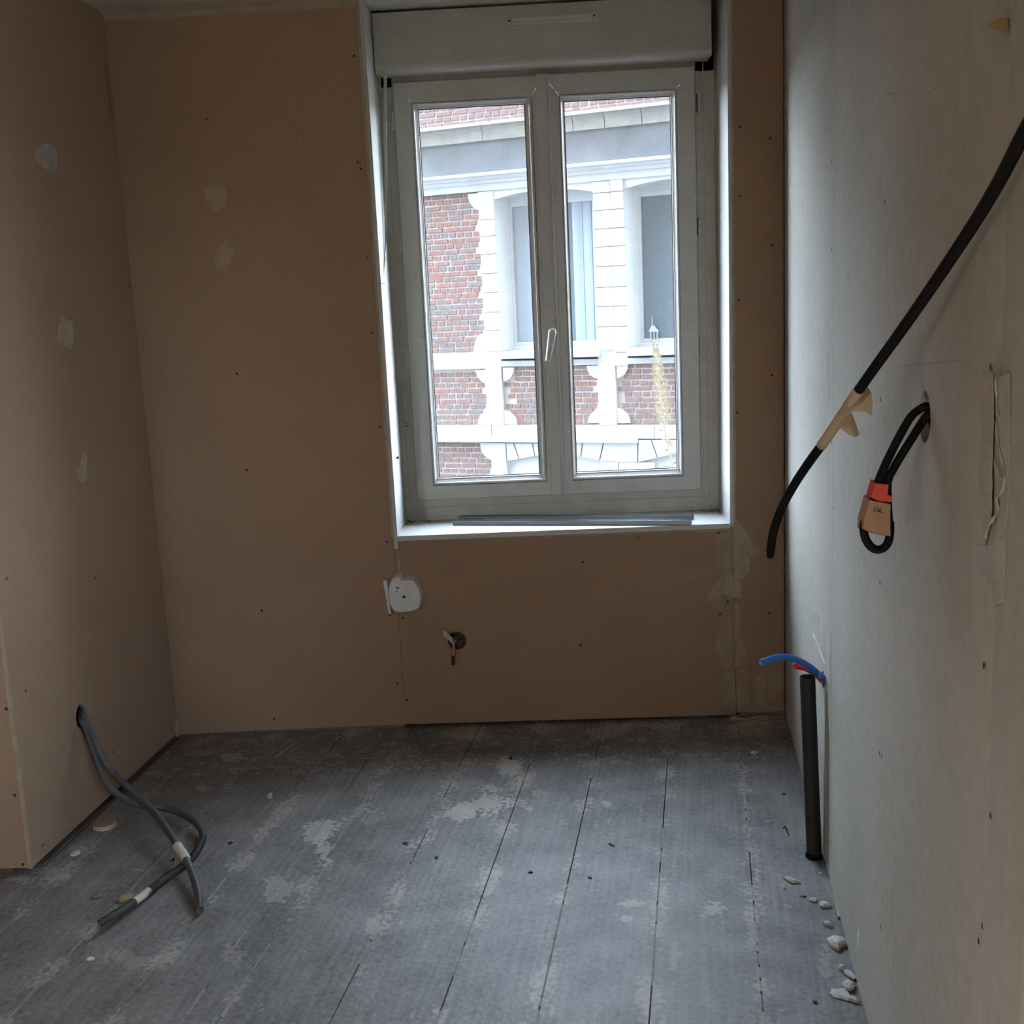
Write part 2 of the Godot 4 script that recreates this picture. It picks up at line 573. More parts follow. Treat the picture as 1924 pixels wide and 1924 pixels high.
func build_shell() -> void:
	# ---- floor: planks with open joints over a dark underlay
	var fl = structure("floor", "worn grey painted floorboards with plaster stains")
	var js = plank_joints()
	for i in js.size() - 1:
		var a: float = js[i + 1] + 0.0009
		var b: float = js[i] - 0.0009
		var s = mk()
		var z0 = -D - 0.06
		var z1 = ZR + 0.1
		var h = rng.randf_range(-0.0012, 0.0)
		var c = 0.0014
		var sh0 = tan(AB) * (z0 + D)
		var sh1 = tan(AB) * (z1 + D)
		var prof = [Vector2(a, -0.022), Vector2(a, h - c), Vector2(a + c, h), Vector2(b - c, h), Vector2(b, h - c), Vector2(b, -0.022)]
		# a plank is split lengthways by a long crack where the photograph shows one
		var profs = [prof]
		if absf(js[i] + 0.544) < 0.001:
			var cr = -0.625
			profs = [[Vector2(a, -0.022), Vector2(a, h - c), Vector2(a + c, h), Vector2(cr - 0.002, h), Vector2(cr - 0.0007, h - 0.002), Vector2(cr - 0.0007, -0.022)], [Vector2(cr + 0.0007, -0.022), Vector2(cr + 0.0007, h - 0.002), Vector2(cr + 0.002, h), Vector2(b - c, h), Vector2(b, h - c), Vector2(b, -0.022)]]
		for pr in profs:
			for k in pr.size() - 1:
				var p: Vector2 = pr[k]
				var q: Vector2 = pr[k + 1]
				var t = q - p
				# several lengths, so that the texture stays straight
				for seg in 6:
					var u0 = seg / 6.0
					var u1 = (seg + 1) / 6.0
					var za = lerpf(z0, z1, u0)
					var zb = lerpf(z0, z1, u1)
					var sa = lerpf(sh0, sh1, u0)
					var sb = lerpf(sh0, sh1, u1)
					face(s, [Vector3(p.x + sa, p.y, za), Vector3(q.x + sa, q.y, za), Vector3(q.x + sb, q.y, zb), Vector3(p.x + sb, p.y, zb)], Vector3(-t.y, t.x, 0))
			for e in [[z0, sh0, -1.0], [z1, sh1, 1.0]]:
				var ps = []
				for p in pr: ps.append(Vector3(p.x + e[1], p.y, e[0]))
				face(s, ps, Vector3(0, 0, e[2]))
		put(s, "plank", M.floor, fl)
	var us = mk()
	bx(us, Vector3(-3.2, -0.14, -D - 0.3), Vector3(3.6, -0.0225, ZR + 0.3))
	put(us, "underlay", M.cavity, fl)
	# crumbly filler squeezed into some of the joints
	for jf in [[0.617, -3.72, -2.05], [0.3795, -3.88, -3.55], [0.3795, -3.05, -2.0], [0.1426, -3.88, -3.3], [0.1426, -2.75, -2.0], [-0.07, -3.88, -3.4], [-0.07, -2.6, -2.05], [-0.30, -3.6, -2.4], [-0.544, -3.85, -2.95], [-0.544, -2.5, -2.05], [-0.784, -3.7, -2.3], [-1.02, -3.6, -2.2], [-1.258, -3.5, -2.3], [-0.625, -3.0, -2.1]]:
		var z: float = jf[1]
		var s = mk()
		while z < jf[2]:
			var ln = rng.randf_range(0.02, 0.16)
			if rng.randf() < 0.82:
				var e: float = min(z + ln, jf[2])
				var w = rng.randf_range(0.0016, 0.0042)
				var o = rng.randf_range(-0.0012, 0.0012)
				var y = rng.randf_range(-0.0012, 0.0006)
				var xa: float = jf[0] + tan(AB) * (z + D) + o
				var xb: float = jf[0] + tan(AB) * (e + D) + o
				var top = [Vector3(xa - w, y, z), Vector3(xa + w * 0.8, y, z + 0.004), Vector3(xb + w, y, e), Vector3(xb - w * 0.7, y, e - 0.005)]
				face(s, top, Vector3.UP)
				for k in 4:
					var p: Vector3 = top[k]
					var q: Vector3 = top[(k + 1) % 4]
					face(s, [p, q, q + Vector3(0, -0.004, 0), p + Vector3(0, -0.004, 0)], (p + q) * 0.5 - (top[0] + top[2]) * 0.5)
			z += ln + rng.randf_range(0.0, 0.012)
		var jo = put(s, "joint_filler", M.joint, fl)
		jo.set_meta("kind", "stuff")
	# ---- ceiling
	var cl = mk()
	bx(cl, Vector3(-3.0, CEIL, -D - 0.6), Vector3(3.2, CEIL + 0.2, ZR + 0.3))
	var c0 = put(cl, "ceiling", M.ceiling)
	c0.set_meta("kind", "structure"); c0.set_meta("label", "pale plastered ceiling")
	# plaster cove where the ceiling meets the window wall
	var cv = mk()
	for e in [[XL - 0.1, -0.565]]:
		var cp = [Vector3(e[0], CEIL, -D + 0.035), Vector3(e[0], CEIL - 0.012, -D + 0.012), Vector3(e[0], CEIL - 0.026, -D), Vector3(e[0], CEIL, -D)]
		for k in 3:
			var p: Vector3 = cp[k]; var q: Vector3 = cp[k + 1]
			var dx = Vector3(e[1] - e[0], 0, 0)
			face(cv, [p, q, q + dx, p + dx], Vector3(0, -1, 1))
	var cvo = put(cv, "trim_1", M.filler)
	cvo.set_meta("kind", "structure"); cvo.set_meta("label", "taped plaster joint between ceiling and window wall")

	# ---- wall with the window
	var wb = structure("wall_back", "brown plasterboard wall with the window")
	var s = mk()
	extrude(s, PackedVector2Array([Vector2(XL - 0.02, 0.004), Vector2(-1.15, 0.010), Vector2(-0.566, 0.016), Vector2(-0.566, CEIL), Vector2(XL - 0.02, CEIL)]), F_BACK, -0.013, 0.0)
	put(s, "plasterboard", M.kraft, wb)
	s = mk()
	var hc = loc(F_BACK, 859, 1204)
	extrude(s, PackedVector2Array([Vector2(-0.5648, 0.016), Vector2(0.610, 0.012), Vector2(0.610, 0.688), Vector2(-0.5648, 0.694)]), F_BACK, -0.013, 0.0, [circle(hc, 0.034, 24, 0.0006)])
	put(s, "plasterboard", M.kraft, wb)
	s = mk()
	extrude(s, PackedVector2Array([Vector2(0.6125, 0.020), Vector2(XR - 0.004, 0.020), Vector2(XR - 0.004, CEIL), Vector2(0.622, CEIL), Vector2(0.618, 1.5), Vector2(0.6125, 0.70)]), F_BACK, -0.013, 0.0)
	put(s, "plasterboard", M.kraft, wb)
	# masonry behind the boards, open at the window
	s = mk()
	bx(s, Vector3(-2.9, -0.14, -4.46), Vector3(-0.566, CEIL + 0.2, -D - 0.0130))
	bx(s, Vector3(0.625, -0.14, -4.46), Vector3(1.3, CEIL + 0.2, -D - 0.0130))
	# the part below the window has a socket hole behind the round cut-out
	bx(s, Vector3(-0.566, -0.14, -4.46), Vector3(0.625, 0.688, -D - 0.07))
	bx(s, Vector3(-0.566, 2.47, -4.46), Vector3(0.625, CEIL + 0.2, -D - 0.0130))
	put(s, "masonry", M.masonry, wb)
	s = mk()
	# lining boards of the window reveal, their cut edges showing
	bx(s, Vector3(-0.565, 0.66, ZW - 0.06), Vector3(-0.5515, CEIL, -D + 0.0015), Transform3D.IDENTITY, 0.001)
	put(s, "reveal_board", M.white_board, wb)
	s = mk()
	extrude(s, PackedVector2Array([Vector2(0.597, 0.69), Vector2(0.6115, 0.69), Vector2(0.6165, 1.5), Vector2(0.6205, CEIL), Vector2(0.606, CEIL), Vector2(0.602, 1.5)]), F_BACK, -(D + 0.06) - (ZW + D) * -1.0 + D - 0.0, 0.0015)
	put(s, "reveal_board", M.white_board, wb)
	# edge bead of torn paper and gypsum left of the reveal
	s = mk()
	var zig = PackedVector2Array()
	var zig2 = PackedVector2Array()
	for k in 60:
		var y = 0.70 + k * (CEIL - 0.71) / 59.0
		zig.append(Vector2(-0.5725 + rng.randf_range(-0.0012, 0.0012), y))
		zig2.append(Vector2(-0.5645 + rng.randf_range(-0.001, 0.001), y))
	zig2.reverse()
	zig.append_array(zig2)
	extrude(s, zig, F_BACK, 0.0, 0.0022)
	put(s, "corner_bead", M.gypsum, wb)
	s = mk()
	zig = PackedVector2Array(); zig2 = PackedVector2Array()
	for k in 60:
		var y = 0.70 + k * (CEIL - 0.71) / 59.0
		zig.append(Vector2(0.6065 + y * 0.004 + rng.randf_range(-0.001, 0.001), y))
		zig2.append(Vector2(0.6145 + y * 0.004 + rng.randf_range(-0.0012, 0.0012), y))
	zig2.reverse()
	zig.append_array(zig2)
	extrude(s, zig, F_BACK, 0.0, 0.0018)
	put(s, "corner_bead", M.gypsum, wb)
	# uneven skim below the sill
	s = mk()
	zig = PackedVector2Array(); zig2 = PackedVector2Array()
	for k in 60:
		var x = -0.55 + k * 1.155 / 59.0
		zig.append(Vector2(x, 0.6845 - k * 0.0001 + rng.randf_range(-0.0022, 0.0016)))
		zig2.append(Vector2(x, 0.7010 - k * 0.0001))
	zig2.reverse()
	zig.append_array(zig2)
	extrude(s, zig, F_BACK, 0.0, 0.0016)
	put(s, "skim_strip", M.filler_brown, wb)
	for q in [[388, 224], [665, 105], [678, 317], [690, 484], [699, 625], [713, 802], [445, 702], [464, 883], [492, 1147], [515, 1351], [747, 1284], [765, 1315], [757, 1161], [733, 1155], [747, 860], [1390, 239], [1447, 260], [1390, 368], [1451, 461], [1388, 563], [1450, 705], [1385, 775], [1447, 1012], [1446, 1152], [1091, 1212], [1095, 1056], [1199, 1010], [1350, 1001], [818, 1015], [727, 1018], [672, 305], [1367, 1130], [1353, 1153]]:
		screw(wb, F_BACK, q[0], q[1])
	# old filler over the screws and the joints
	patch(wb, F_BACK, [[384, 352], [398, 344], [420, 348], [428, 362], [424, 385], [410, 399], [398, 396], [387, 382]], M.filler_brown, 0.0014, "filler_patch", "round smear of filler on the brown board")
	patch(wb, F_BACK, [[424, 442], [432, 448], [442, 466], [438, 492], [426, 505], [404, 509], [397, 490], [402, 478], [414, 460]], M.filler_brown, 0.0014, "filler_patch", "drop-shaped smear of filler on the brown board")
	patch(wb, F_BACK, [[1382, 974], [1392, 982], [1410, 1010], [1416, 1026], [1430, 1031], [1425, 1045], [1411, 1049], [1408, 1076], [1398, 1090], [1378, 1090], [1378, 1010], [1376, 985]], M.filler, 0.0022)
	patch(wb, F_BACK, [[1348, 1003], [1374, 996], [1375, 1020], [1374, 1074], [1366, 1082], [1354, 1076], [1347, 1056], [1345, 1030]], M.filler_brown, 0.0018)
	patch(wb, F_BACK, [[1362, 1078], [1374, 1074], [1378, 1088], [1394, 1094], [1395, 1124], [1378, 1124], [1356, 1116], [1360, 1096]], M.filler, 0.0030)
	patch(wb, F_BACK, [[1340, 1098], [1352, 1084], [1363, 1082], [1361, 1098], [1356, 1112], [1360, 1126], [1362, 1148], [1346, 1144], [1332, 1132], [1328, 1118]], M.filler_brown, 0.0022)
	patch(wb, F_BACK, [[1346, 1172], [1362, 1160], [1376, 1150], [1378, 1240], [1374, 1256], [1356, 1254], [1346, 1230], [1344, 1200]], M.filler_brown, 0.0018)
	patch(wb, F_BACK, [[1378, 1128], [1392, 1128], [1394, 1200], [1404, 1220], [1406, 1250], [1380, 1256], [1380, 1190]], M.filler_brown, 0.0020)
	patch(wb, F_BACK, [[1354, 1258], [1382, 1262], [1384, 1330], [1376, 1328], [1364, 1330], [1360, 1336], [1354, 1300]], M.filler_brown, 0.0020)
	patch(wb, F_BACK, [[1384, 1258], [1404, 1256], [1406, 1300], [1412, 1322], [1400, 1332], [1385, 1334]], M.filler_brown, 0.0020)
	patch(wb, F_BACK, [[1418, 1270], [1432, 1262], [1440, 1268], [1441, 1310], [1438, 1330], [1424, 1326], [1418, 1296]], M.filler_brown, 0.0018)
	patch(wb, F_BACK, [[1444, 1258], [1474, 1264], [1475, 1300], [1462, 1308], [1446, 1318], [1443, 1290]], M.filler_brown, 0.0018)
	# mortar crust along the foot of the wall
	s = mk()
	for k in 26:
		var q = on_floor(rng.randf_range(1375, 1476), rng.randf_range(1347, 1362))
		lump_shape(s, q, rng.randf_range(0.012, 0.030), rng.randf_range(0.006, 0.013), rng.randf_range(0.003, 0.009), rng.randf() * 0.6)
	var crust = put(s, "mortar_crust", M.filler_brown, wb)
	crust.set_meta("kind", "stuff")
	# scratches in the paper
	for sc in [[[1080, 1140], [1130, 1125], [1200, 1106], [1265, 1092], [1345, 1076]], [[1215, 1076], [1290, 1075], [1345, 1072]], [[1088, 1035], [1110, 1034], [1145, 1038]], [[878, 1197], [925, 1192], [945, 1181], [962, 1176]], [[1060, 1187], [1085, 1183], [1115, 1184]]]:
		s = mk()
		var l = locs(F_BACK, sc)
		for k in l.size() - 1:
			var t = (l[k + 1] - l[k]).normalized().orthogonal() * 0.0012
			extrude(s, PackedVector2Array([l[k] - t, l[k + 1] - t * 0.6, l[k + 1] + t * 0.6, l[k] + t]), F_BACK, 0.0001, 0.0003)
		put(s, "scratch", M.filler_brown, wb)

	# ---- short wall on the window side, with the hole for the conduits
	var wl = structure("wall_left", "beige plasterboard wall with the conduit hole")
	var ul = (ZC + D) / cos(AL)
	s = mk()
	var lh0 = loc(F_LEFT, 152, 1345)
	var hole = PackedVector2Array()
	for i in 22:
		var a = TAU * i / 22
		hole.append(lh0 + Vector2(cos(a) * 0.030, sin(a) * 0.036 + 0.004 * cos(a)))
	extrude(s, rect(-ul, 0.012, 0.0, CEIL), F_LEFT, -0.013, 0.0, [hole])
	put(s, "plasterboard", M.kraft, wl)
	for q in [[12, 1087], [179, 1087], [303, 1106], [281, 872], [243, 539], [48, 1298], [212, 1413], [80, 1588], [326, 1310], [220, 266]]:
		screw(wl, F_LEFT, q[0], q[1])
	patch(wl, F_LEFT, [[68, 276], [96, 266], [100, 274], [108, 284], [107, 320], [102, 325], [88, 319], [72, 306], [65, 292]], M.filler_grey, 0.0014, "filler_patch", "pale grey smear of filler on the beige board")
	patch(wl, F_LEFT, [[114, 594], [122, 598], [136, 603], [139, 640], [135, 657], [122, 652], [107, 640], [109, 618]], M.filler, 0.0012, "filler_patch", "faint rectangular smear of filler on the beige board")
	patch(wl, F_LEFT, [[156, 850], [163, 850], [163, 880], [164, 898], [155, 907], [145, 898], [142, 880], [150, 872]], M.filler, 0.0012, "filler_patch", "small smear of filler round a screw")
	# torn paper peak in the corner, and the stamp printed on the board edge
	patch(wl, F_LEFT, [[332, 1388], [328, 1372], [329, 1360], [334, 1344], [335, 1346], [334, 1362], [336, 1384]], M.filler, 0.003, "paper_curl")
	s = mk()
	for k in 13:
		var a = loc(F_LEFT, 197.5 + k * 0.85, 118 + k * 7.6)
		extrude(s, rect(a.x - 0.0018, a.y - 0.004 - 0.002 * (k % 3), a.x + 0.0022, a.y + 0.004), F_LEFT, 0.0001, 0.0002)
	put(s, "printed_stamp", M.ink, wl)
	s = mk()
	bx(s, Vector3(-ul, -0.1, -0.20), Vector3(0.0, 0.25, -0.055), F_LEFT)
	bx(s, Vector3(-ul, 0.42, -0.20), Vector3(0.0, CEIL + 0.1, -0.0135), F_LEFT)
	bx(s, Vector3(-ul, 0.25, -0.20), Vector3(0.0, 0.42, -0.08), F_LEFT)
	put(s, "partition_core", M.cavity, wl)
	# metal track at the foot of the partition
	s = mk()
	bx(s, Vector3(-ul + 0.03, 0.0, -0.012), Vector3(-0.03, 0.009, 0.020), F_LEFT, 0.002)
	put(s, "floor_track", M.track, wl)

	# ---- the partition turns the corner
	var wp = structure("wall_partition", "beige plasterboard return of the partition")
	s = mk()
	var xe = XL + tan(AL) * (ZC + D)
	extrude(s, rect(XFAR - xe, 0.014, -0.003, CEIL), F_RET, -0.013, 0.0)
	put(s, "plasterboard", M.kraft, wp)
	s = mk()
	bx(s, Vector3(XFAR - xe - 0.2, -0.1, -0.6), Vector3(-0.20, CEIL + 0.1, -0.0135), F_RET)
	put(s, "partition_core", M.cavity, wp)
	for q in [[12, 1332], [28, 1494], [43, 1624]]:
		screw(wp, F_RET, q[0], q[1])
	s = mk()
	zig = PackedVector2Array(); zig2 = PackedVector2Array()
	for k in 70:
		var y = 0.012 + k * (CEIL - 0.02) / 69.0
		zig.append(Vector2(-0.0045 + rng.randf_range(-0.0015, 0.001), y))
		zig2.append(Vector2(0.0035, y))
	zig2.reverse()
	zig.append_array(zig2)
	extrude(s, zig, F_RET, -0.006, 0.0035)
	put(s, "corner_bead", M.filler_brown, wp)

	# ---- right wall, three boards
	var wr = structure("wall_right", "pale plasterboard wall with cable hole and pipes")
	var u1 = loc(F_RIGHT, 1566, 640).x
	var u2 = loc(F_RIGHT, 1866, 1000).x
	var uend = (ZE + D) / cos(AR)
	# gap beside the pipes
	var gap = locs(F_RIGHT, [[1549, 1297], [1555, 1301], [1558, 1400], [1558, 1560], [1557, 1642], [1552, 1640], [1551, 1480], [1550, 1380]])
	var perh = PackedVector2Array()
	var pc = loc(F_RIGHT, 1546.5, 1277)
	for i in 18:
		var a = TAU * i / 18
		perh.append(pc + Vector2(cos(a) * 0.030, sin(a) * 0.022))
	for q in [[0.004, u1 - 0.0012, 0.0, 0.0, [perh, gap]], [u1 + 0.0012, u2 - 0.0045, 0.0, 0.055, [circle(loc(F_RIGHT, 1737.5, 784), 0.0385, 28, 0.0007)]], [u2 + 0.0035, uend, 0.055, 0.0, []]]:
		s = mk()
		var ua: float = q[0]; var ub: float = q[1]
		extrude(s, rect(ua + q[2], 0.010, ub - q[3], CEIL), F_RIGHT, -0.013, 0.0, q[4])
		# tapered long edges
		for e in [[ua, ua + q[2], q[2]], [ub, ub - q[3], q[3]]]:
			if e[2] > 0.0:
				var pr = [F_RIGHT * Vector3(e[1], 0.010, 0), F_RIGHT * Vector3(e[0], 0.010, -0.0035), F_RIGHT * Vector3(e[0], 0.010, -0.013), F_RIGHT * Vector3(e[1], 0.010, -0.013)]
				var up = Vector3(0, CEIL - 0.010, 0)
				var mid: Vector3 = (pr[0] + pr[2]) * 0.5
				for k in 3:
					face(s, [pr[k], pr[k + 1], pr[k + 1] + up, pr[k] + up], (pr[k] + pr[k + 1]) * 0.5 - mid)
		put(s, "plasterboard", M.ivory, wr)
	s = mk()
	bx(s, Vector3(-0.05, -0.1, -0.30), Vector3(uend, CEIL + 0.1, -0.065), F_RIGHT)
	put(s, "partition_core", M.cavity, wr)
	# studs close the cavity behind the joints
	s = mk()
	bx(s, Vector3(-0.04, 0.0, -0.066), Vector3(0.03, CEIL, -0.0132), F_RIGHT)
	bx(s, Vector3(u2 - 0.03, 0.0, -0.066), Vector3(u2 + 0.03, CEIL, -0.0132), F_RIGHT)
	bx(s, Vector3(u1 - 0.02, 0.60, -0.066), Vector3(u1 + 0.03, CEIL, -0.0132), F_RIGHT)
	bx(s, Vector3(u1 + 0.005, 0.0, -0.066), Vector3(u1 + 0.05, 0.60, -0.0132), F_RIGHT)
	put(s, "stud", M.cavity, wr)
	for q in [[1663, 379], [1594, 519], [1655, 751], [1563, 831], [1654, 1096], [1653, 1415], [1657, 1422], [1655, 1742], [1849, 1251], [1862, 1533], [1846, 1740], [1839, 1768], [1862, 690], [1563, 305], [1563, 470], [1508, 672], [1561, 1288], [1562, 1580], [1566, 955]]:
		screw(wr, F_RIGHT, q[0], q[1])
	# joint compound dragged down the near joint
	patch(wr, F_RIGHT, [[1846, 706], [1866, 702], [1868, 760], [1866, 860], [1863, 975], [1854, 1010], [1852, 1030], [1843, 960], [1840, 900], [1842, 800]], M.filler_right2, 0.0008)
	patch(wr, F_RIGHT, [[1868, 706], [1898, 702], [1899, 800], [1896, 930], [1890, 1020], [1888, 1130], [1866, 1140], [1864, 1040], [1876, 980], [1886, 900], [1880, 830], [1872, 770]], M.filler_right, 0.0009)
	patch(wr, F_RIGHT, [[1838, 1025], [1866, 1022], [1866, 1090], [1862, 1110], [1850, 1082], [1838, 1070]], M.filler_right, 0.0007)
	for rd in [[[1872, 790], [1876, 830], [1884, 870], [1888, 892], [1884, 920], [1873, 937], [1876, 960], [1866, 975], [1857, 990], [1852, 1010]], [[1870, 865], [1874, 885], [1882, 902]], [[1872, 712], [1873, 760], [1876, 780]]]:
		s = mk(true)
		var ps = []
		for r in rd: ps.append(on_frame(F_RIGHT, r[0], r[1], 0.002))
		tube(s, spline(ps), func(i, n): return 0.0028 * (0.6 + 0.4 * sin(i * 1.3)), 7)
		put(s, "filler_ridge", M.filler_right, wr)
	# smears at the joint behind the pipes
	patch(wr, F_RIGHT, [[1527, 1150], [1538, 1146], [1550, 1170], [1560, 1220], [1562, 1285], [1554, 1262], [1549, 1240], [1540, 1215], [1530, 1195]], M.filler_right, 0.0012, "filler_patch", "pale smear above the blue pipe")
	patch(wr, F_RIGHT, [[1529, 1190], [1534, 1200], [1544, 1228], [1552, 1248], [1550, 1249], [1540, 1226]], M.filler_right, 0.004, "filler_ridge")
	# pencil and knife marks
	for mk_ in [[[1555, 660], [1556, 700]], [[1558, 728], [1559, 760]], [[1556, 665], [1557, 765]], [[1590, 235], [1584, 255], [1576, 258]], [[1662, 180], [1690, 172]], [[1740, 178], [1770, 160]], [[1765, 925], [1790, 960], [1800, 1000]], [[1686, 688], [1810, 677]], [[1537, 322], [1560, 310]], [[1532, 420], [1543, 395]], [[1509, 1137], [1524, 1172]]]:
		s = mk()
		var l = locs(F_RIGHT, mk_)
		for k in l.size() - 1:
			var t = (l[k + 1] - l[k]).normalized().orthogonal() * 0.0006
			extrude(s, PackedVector2Array([l[k] - t, l[k + 1] - t, l[k + 1] + t, l[k] + t]), F_RIGHT, 0.0001, 0.0003)
		put(s, "pencil_mark", M.pencil, wr)
	s = mk()
	var wsl = locs(F_RIGHT, [[1611, 1750], [1610, 1770], [1613, 1788], [1614, 1770], [1616, 1742]])
	extrude(s, wsl, F_RIGHT, 0.0001, 0.0004)
	put(s, "scratch", M.white_board, wr)
	patch(wr, F_RIGHT, [[1553, 1656], [1564, 1656], [1578, 1722], [1575, 1728], [1566, 1700]], M.gypsum, 0.003, "filler_patch")

	# ---- the unseen room behind the camera, widened to the right for the light
	var ws = mk()
	bx(ws, Vector3(XFAR - 0.2, -0.1, ZC - 0.2), Vector3(XFAR, CEIL + 0.1, ZR + 0.2))
	var wso = put(ws, "wall_side", M.kraft)
	wso.set_meta("kind", "structure"); wso.set_meta("label", "beige side wall beyond the partition")
	ws = mk()
	bx(ws, Vector3(XR + tan(AR) * (ZE + D), -0.1, ZE - 0.2), Vector3(XFAR2 + 0.2, CEIL + 0.1, ZE))
	wso = put(ws, "wall_added_return", M.ivory)
	wso.set_meta("kind", "structure"); wso.set_meta("label", "added pale wall opening the room wider for light from behind")
	ws = mk()
	bx(ws, Vector3(XFAR2, -0.1, ZE - 0.2), Vector3(XFAR2 + 0.2, CEIL + 0.1, ZR + 0.2))
	wso = put(ws, "wall_added_outer", M.ivory)
	wso.set_meta("kind", "structure"); wso.set_meta("label", "added pale outer wall of the widened part behind the camera")
	ws = mk()
	var ry0 = 0.80; var ry1 = 2.15
	var holes = [[-2.32, -1.88], [1.22, 2.80]]
	bx(ws, Vector3(XFAR - 0.2, -0.1, ZR), Vector3(holes[0][0], CEIL + 0.1, ZR + 0.2))
	bx(ws, Vector3(holes[0][1], -0.1, ZR), Vector3(holes[1][0], CEIL + 0.1, ZR + 0.2))
	bx(ws, Vector3(holes[1][1], -0.1, ZR), Vector3(XFAR2 + 0.2, CEIL + 0.1, ZR + 0.2))
	for q in holes:
		bx(ws, Vector3(q[0], -0.1, ZR), Vector3(q[1], ry0, ZR + 0.2))
		bx(ws, Vector3(q[0], ry1, ZR), Vector3(q[1], CEIL + 0.1, ZR + 0.2))
	wso = put(ws, "wall_rear", M.ivory)
	wso.set_meta("kind", "structure"); wso.set_meta("label", "pale wall with two added windows behind the camera")
	# two windows added behind the camera to brighten the room from there
	for k in 2:
		var w2 = structure("window_%d" % (k + 2), "plain window added behind the camera for fill light")
		var F2 = Transform3D(Basis(Vector3(-1, 0, 0), Vector3.UP, Vector3(0, 0, -1)), Vector3(0, 0, ZR + 0.10))
		ws = mk()
		ring(ws, F2, -holes[k][1], ry0, -holes[k][0], ry1, [Vector2(0, -0.03), Vector2(0, 0.03), Vector2(0.06, 0.03), Vector2(0.06, -0.03), Vector2(0, -0.03)])
		put(ws, "outer_frame", M.pvc, w2)
		ws = mk()
		bx(ws, Vector3(holes[k][0] + 0.05, ry0 + 0.05, ZR + 0.098), Vector3(holes[k][1] - 0.05, ry1 - 0.05, ZR + 0.102))
		put(ws, "glass_pane", M.glass, w2)

# flat irregular lump lying on the floor at q: half length, half width, height, turn
func lump_shape(s: SurfaceTool, q: Vector3, hl: float, hw: float, h: float, turn: float) -> void:
	var n = 9
	var b = Basis(Vector3.UP, turn)
	var lo = []
	var md = []
	var hi = []
	for i in n:
		var a = TAU * i / n
		var k = rng.randf_range(0.62, 1.2)
		var d = Vector3(cos(a) * hl, 0, sin(a) * hw) * k
		lo.append(q + b * d)
		md.append(q + b * (d * 1.02) + Vector3(0, h * rng.randf_range(0.45, 0.7), 0))
		hi.append(q + b * (d * 0.6) + Vector3(0, h * rng.randf_range(0.8, 1.1), 0))
	for i in n:
		var j = (i + 1) % n
		var o: Vector3 = lo[i] - q
		face(s, [lo[i], lo[j], md[j], md[i]], o)
		face(s, [md[i], md[j], hi[j], hi[i]], o + Vector3.UP * hl)
	var top: Vector3 = q + Vector3(0, h, 0)
	for i in n:
		face(s, [hi[i], hi[(i + 1) % n], top], Vector3.UP)

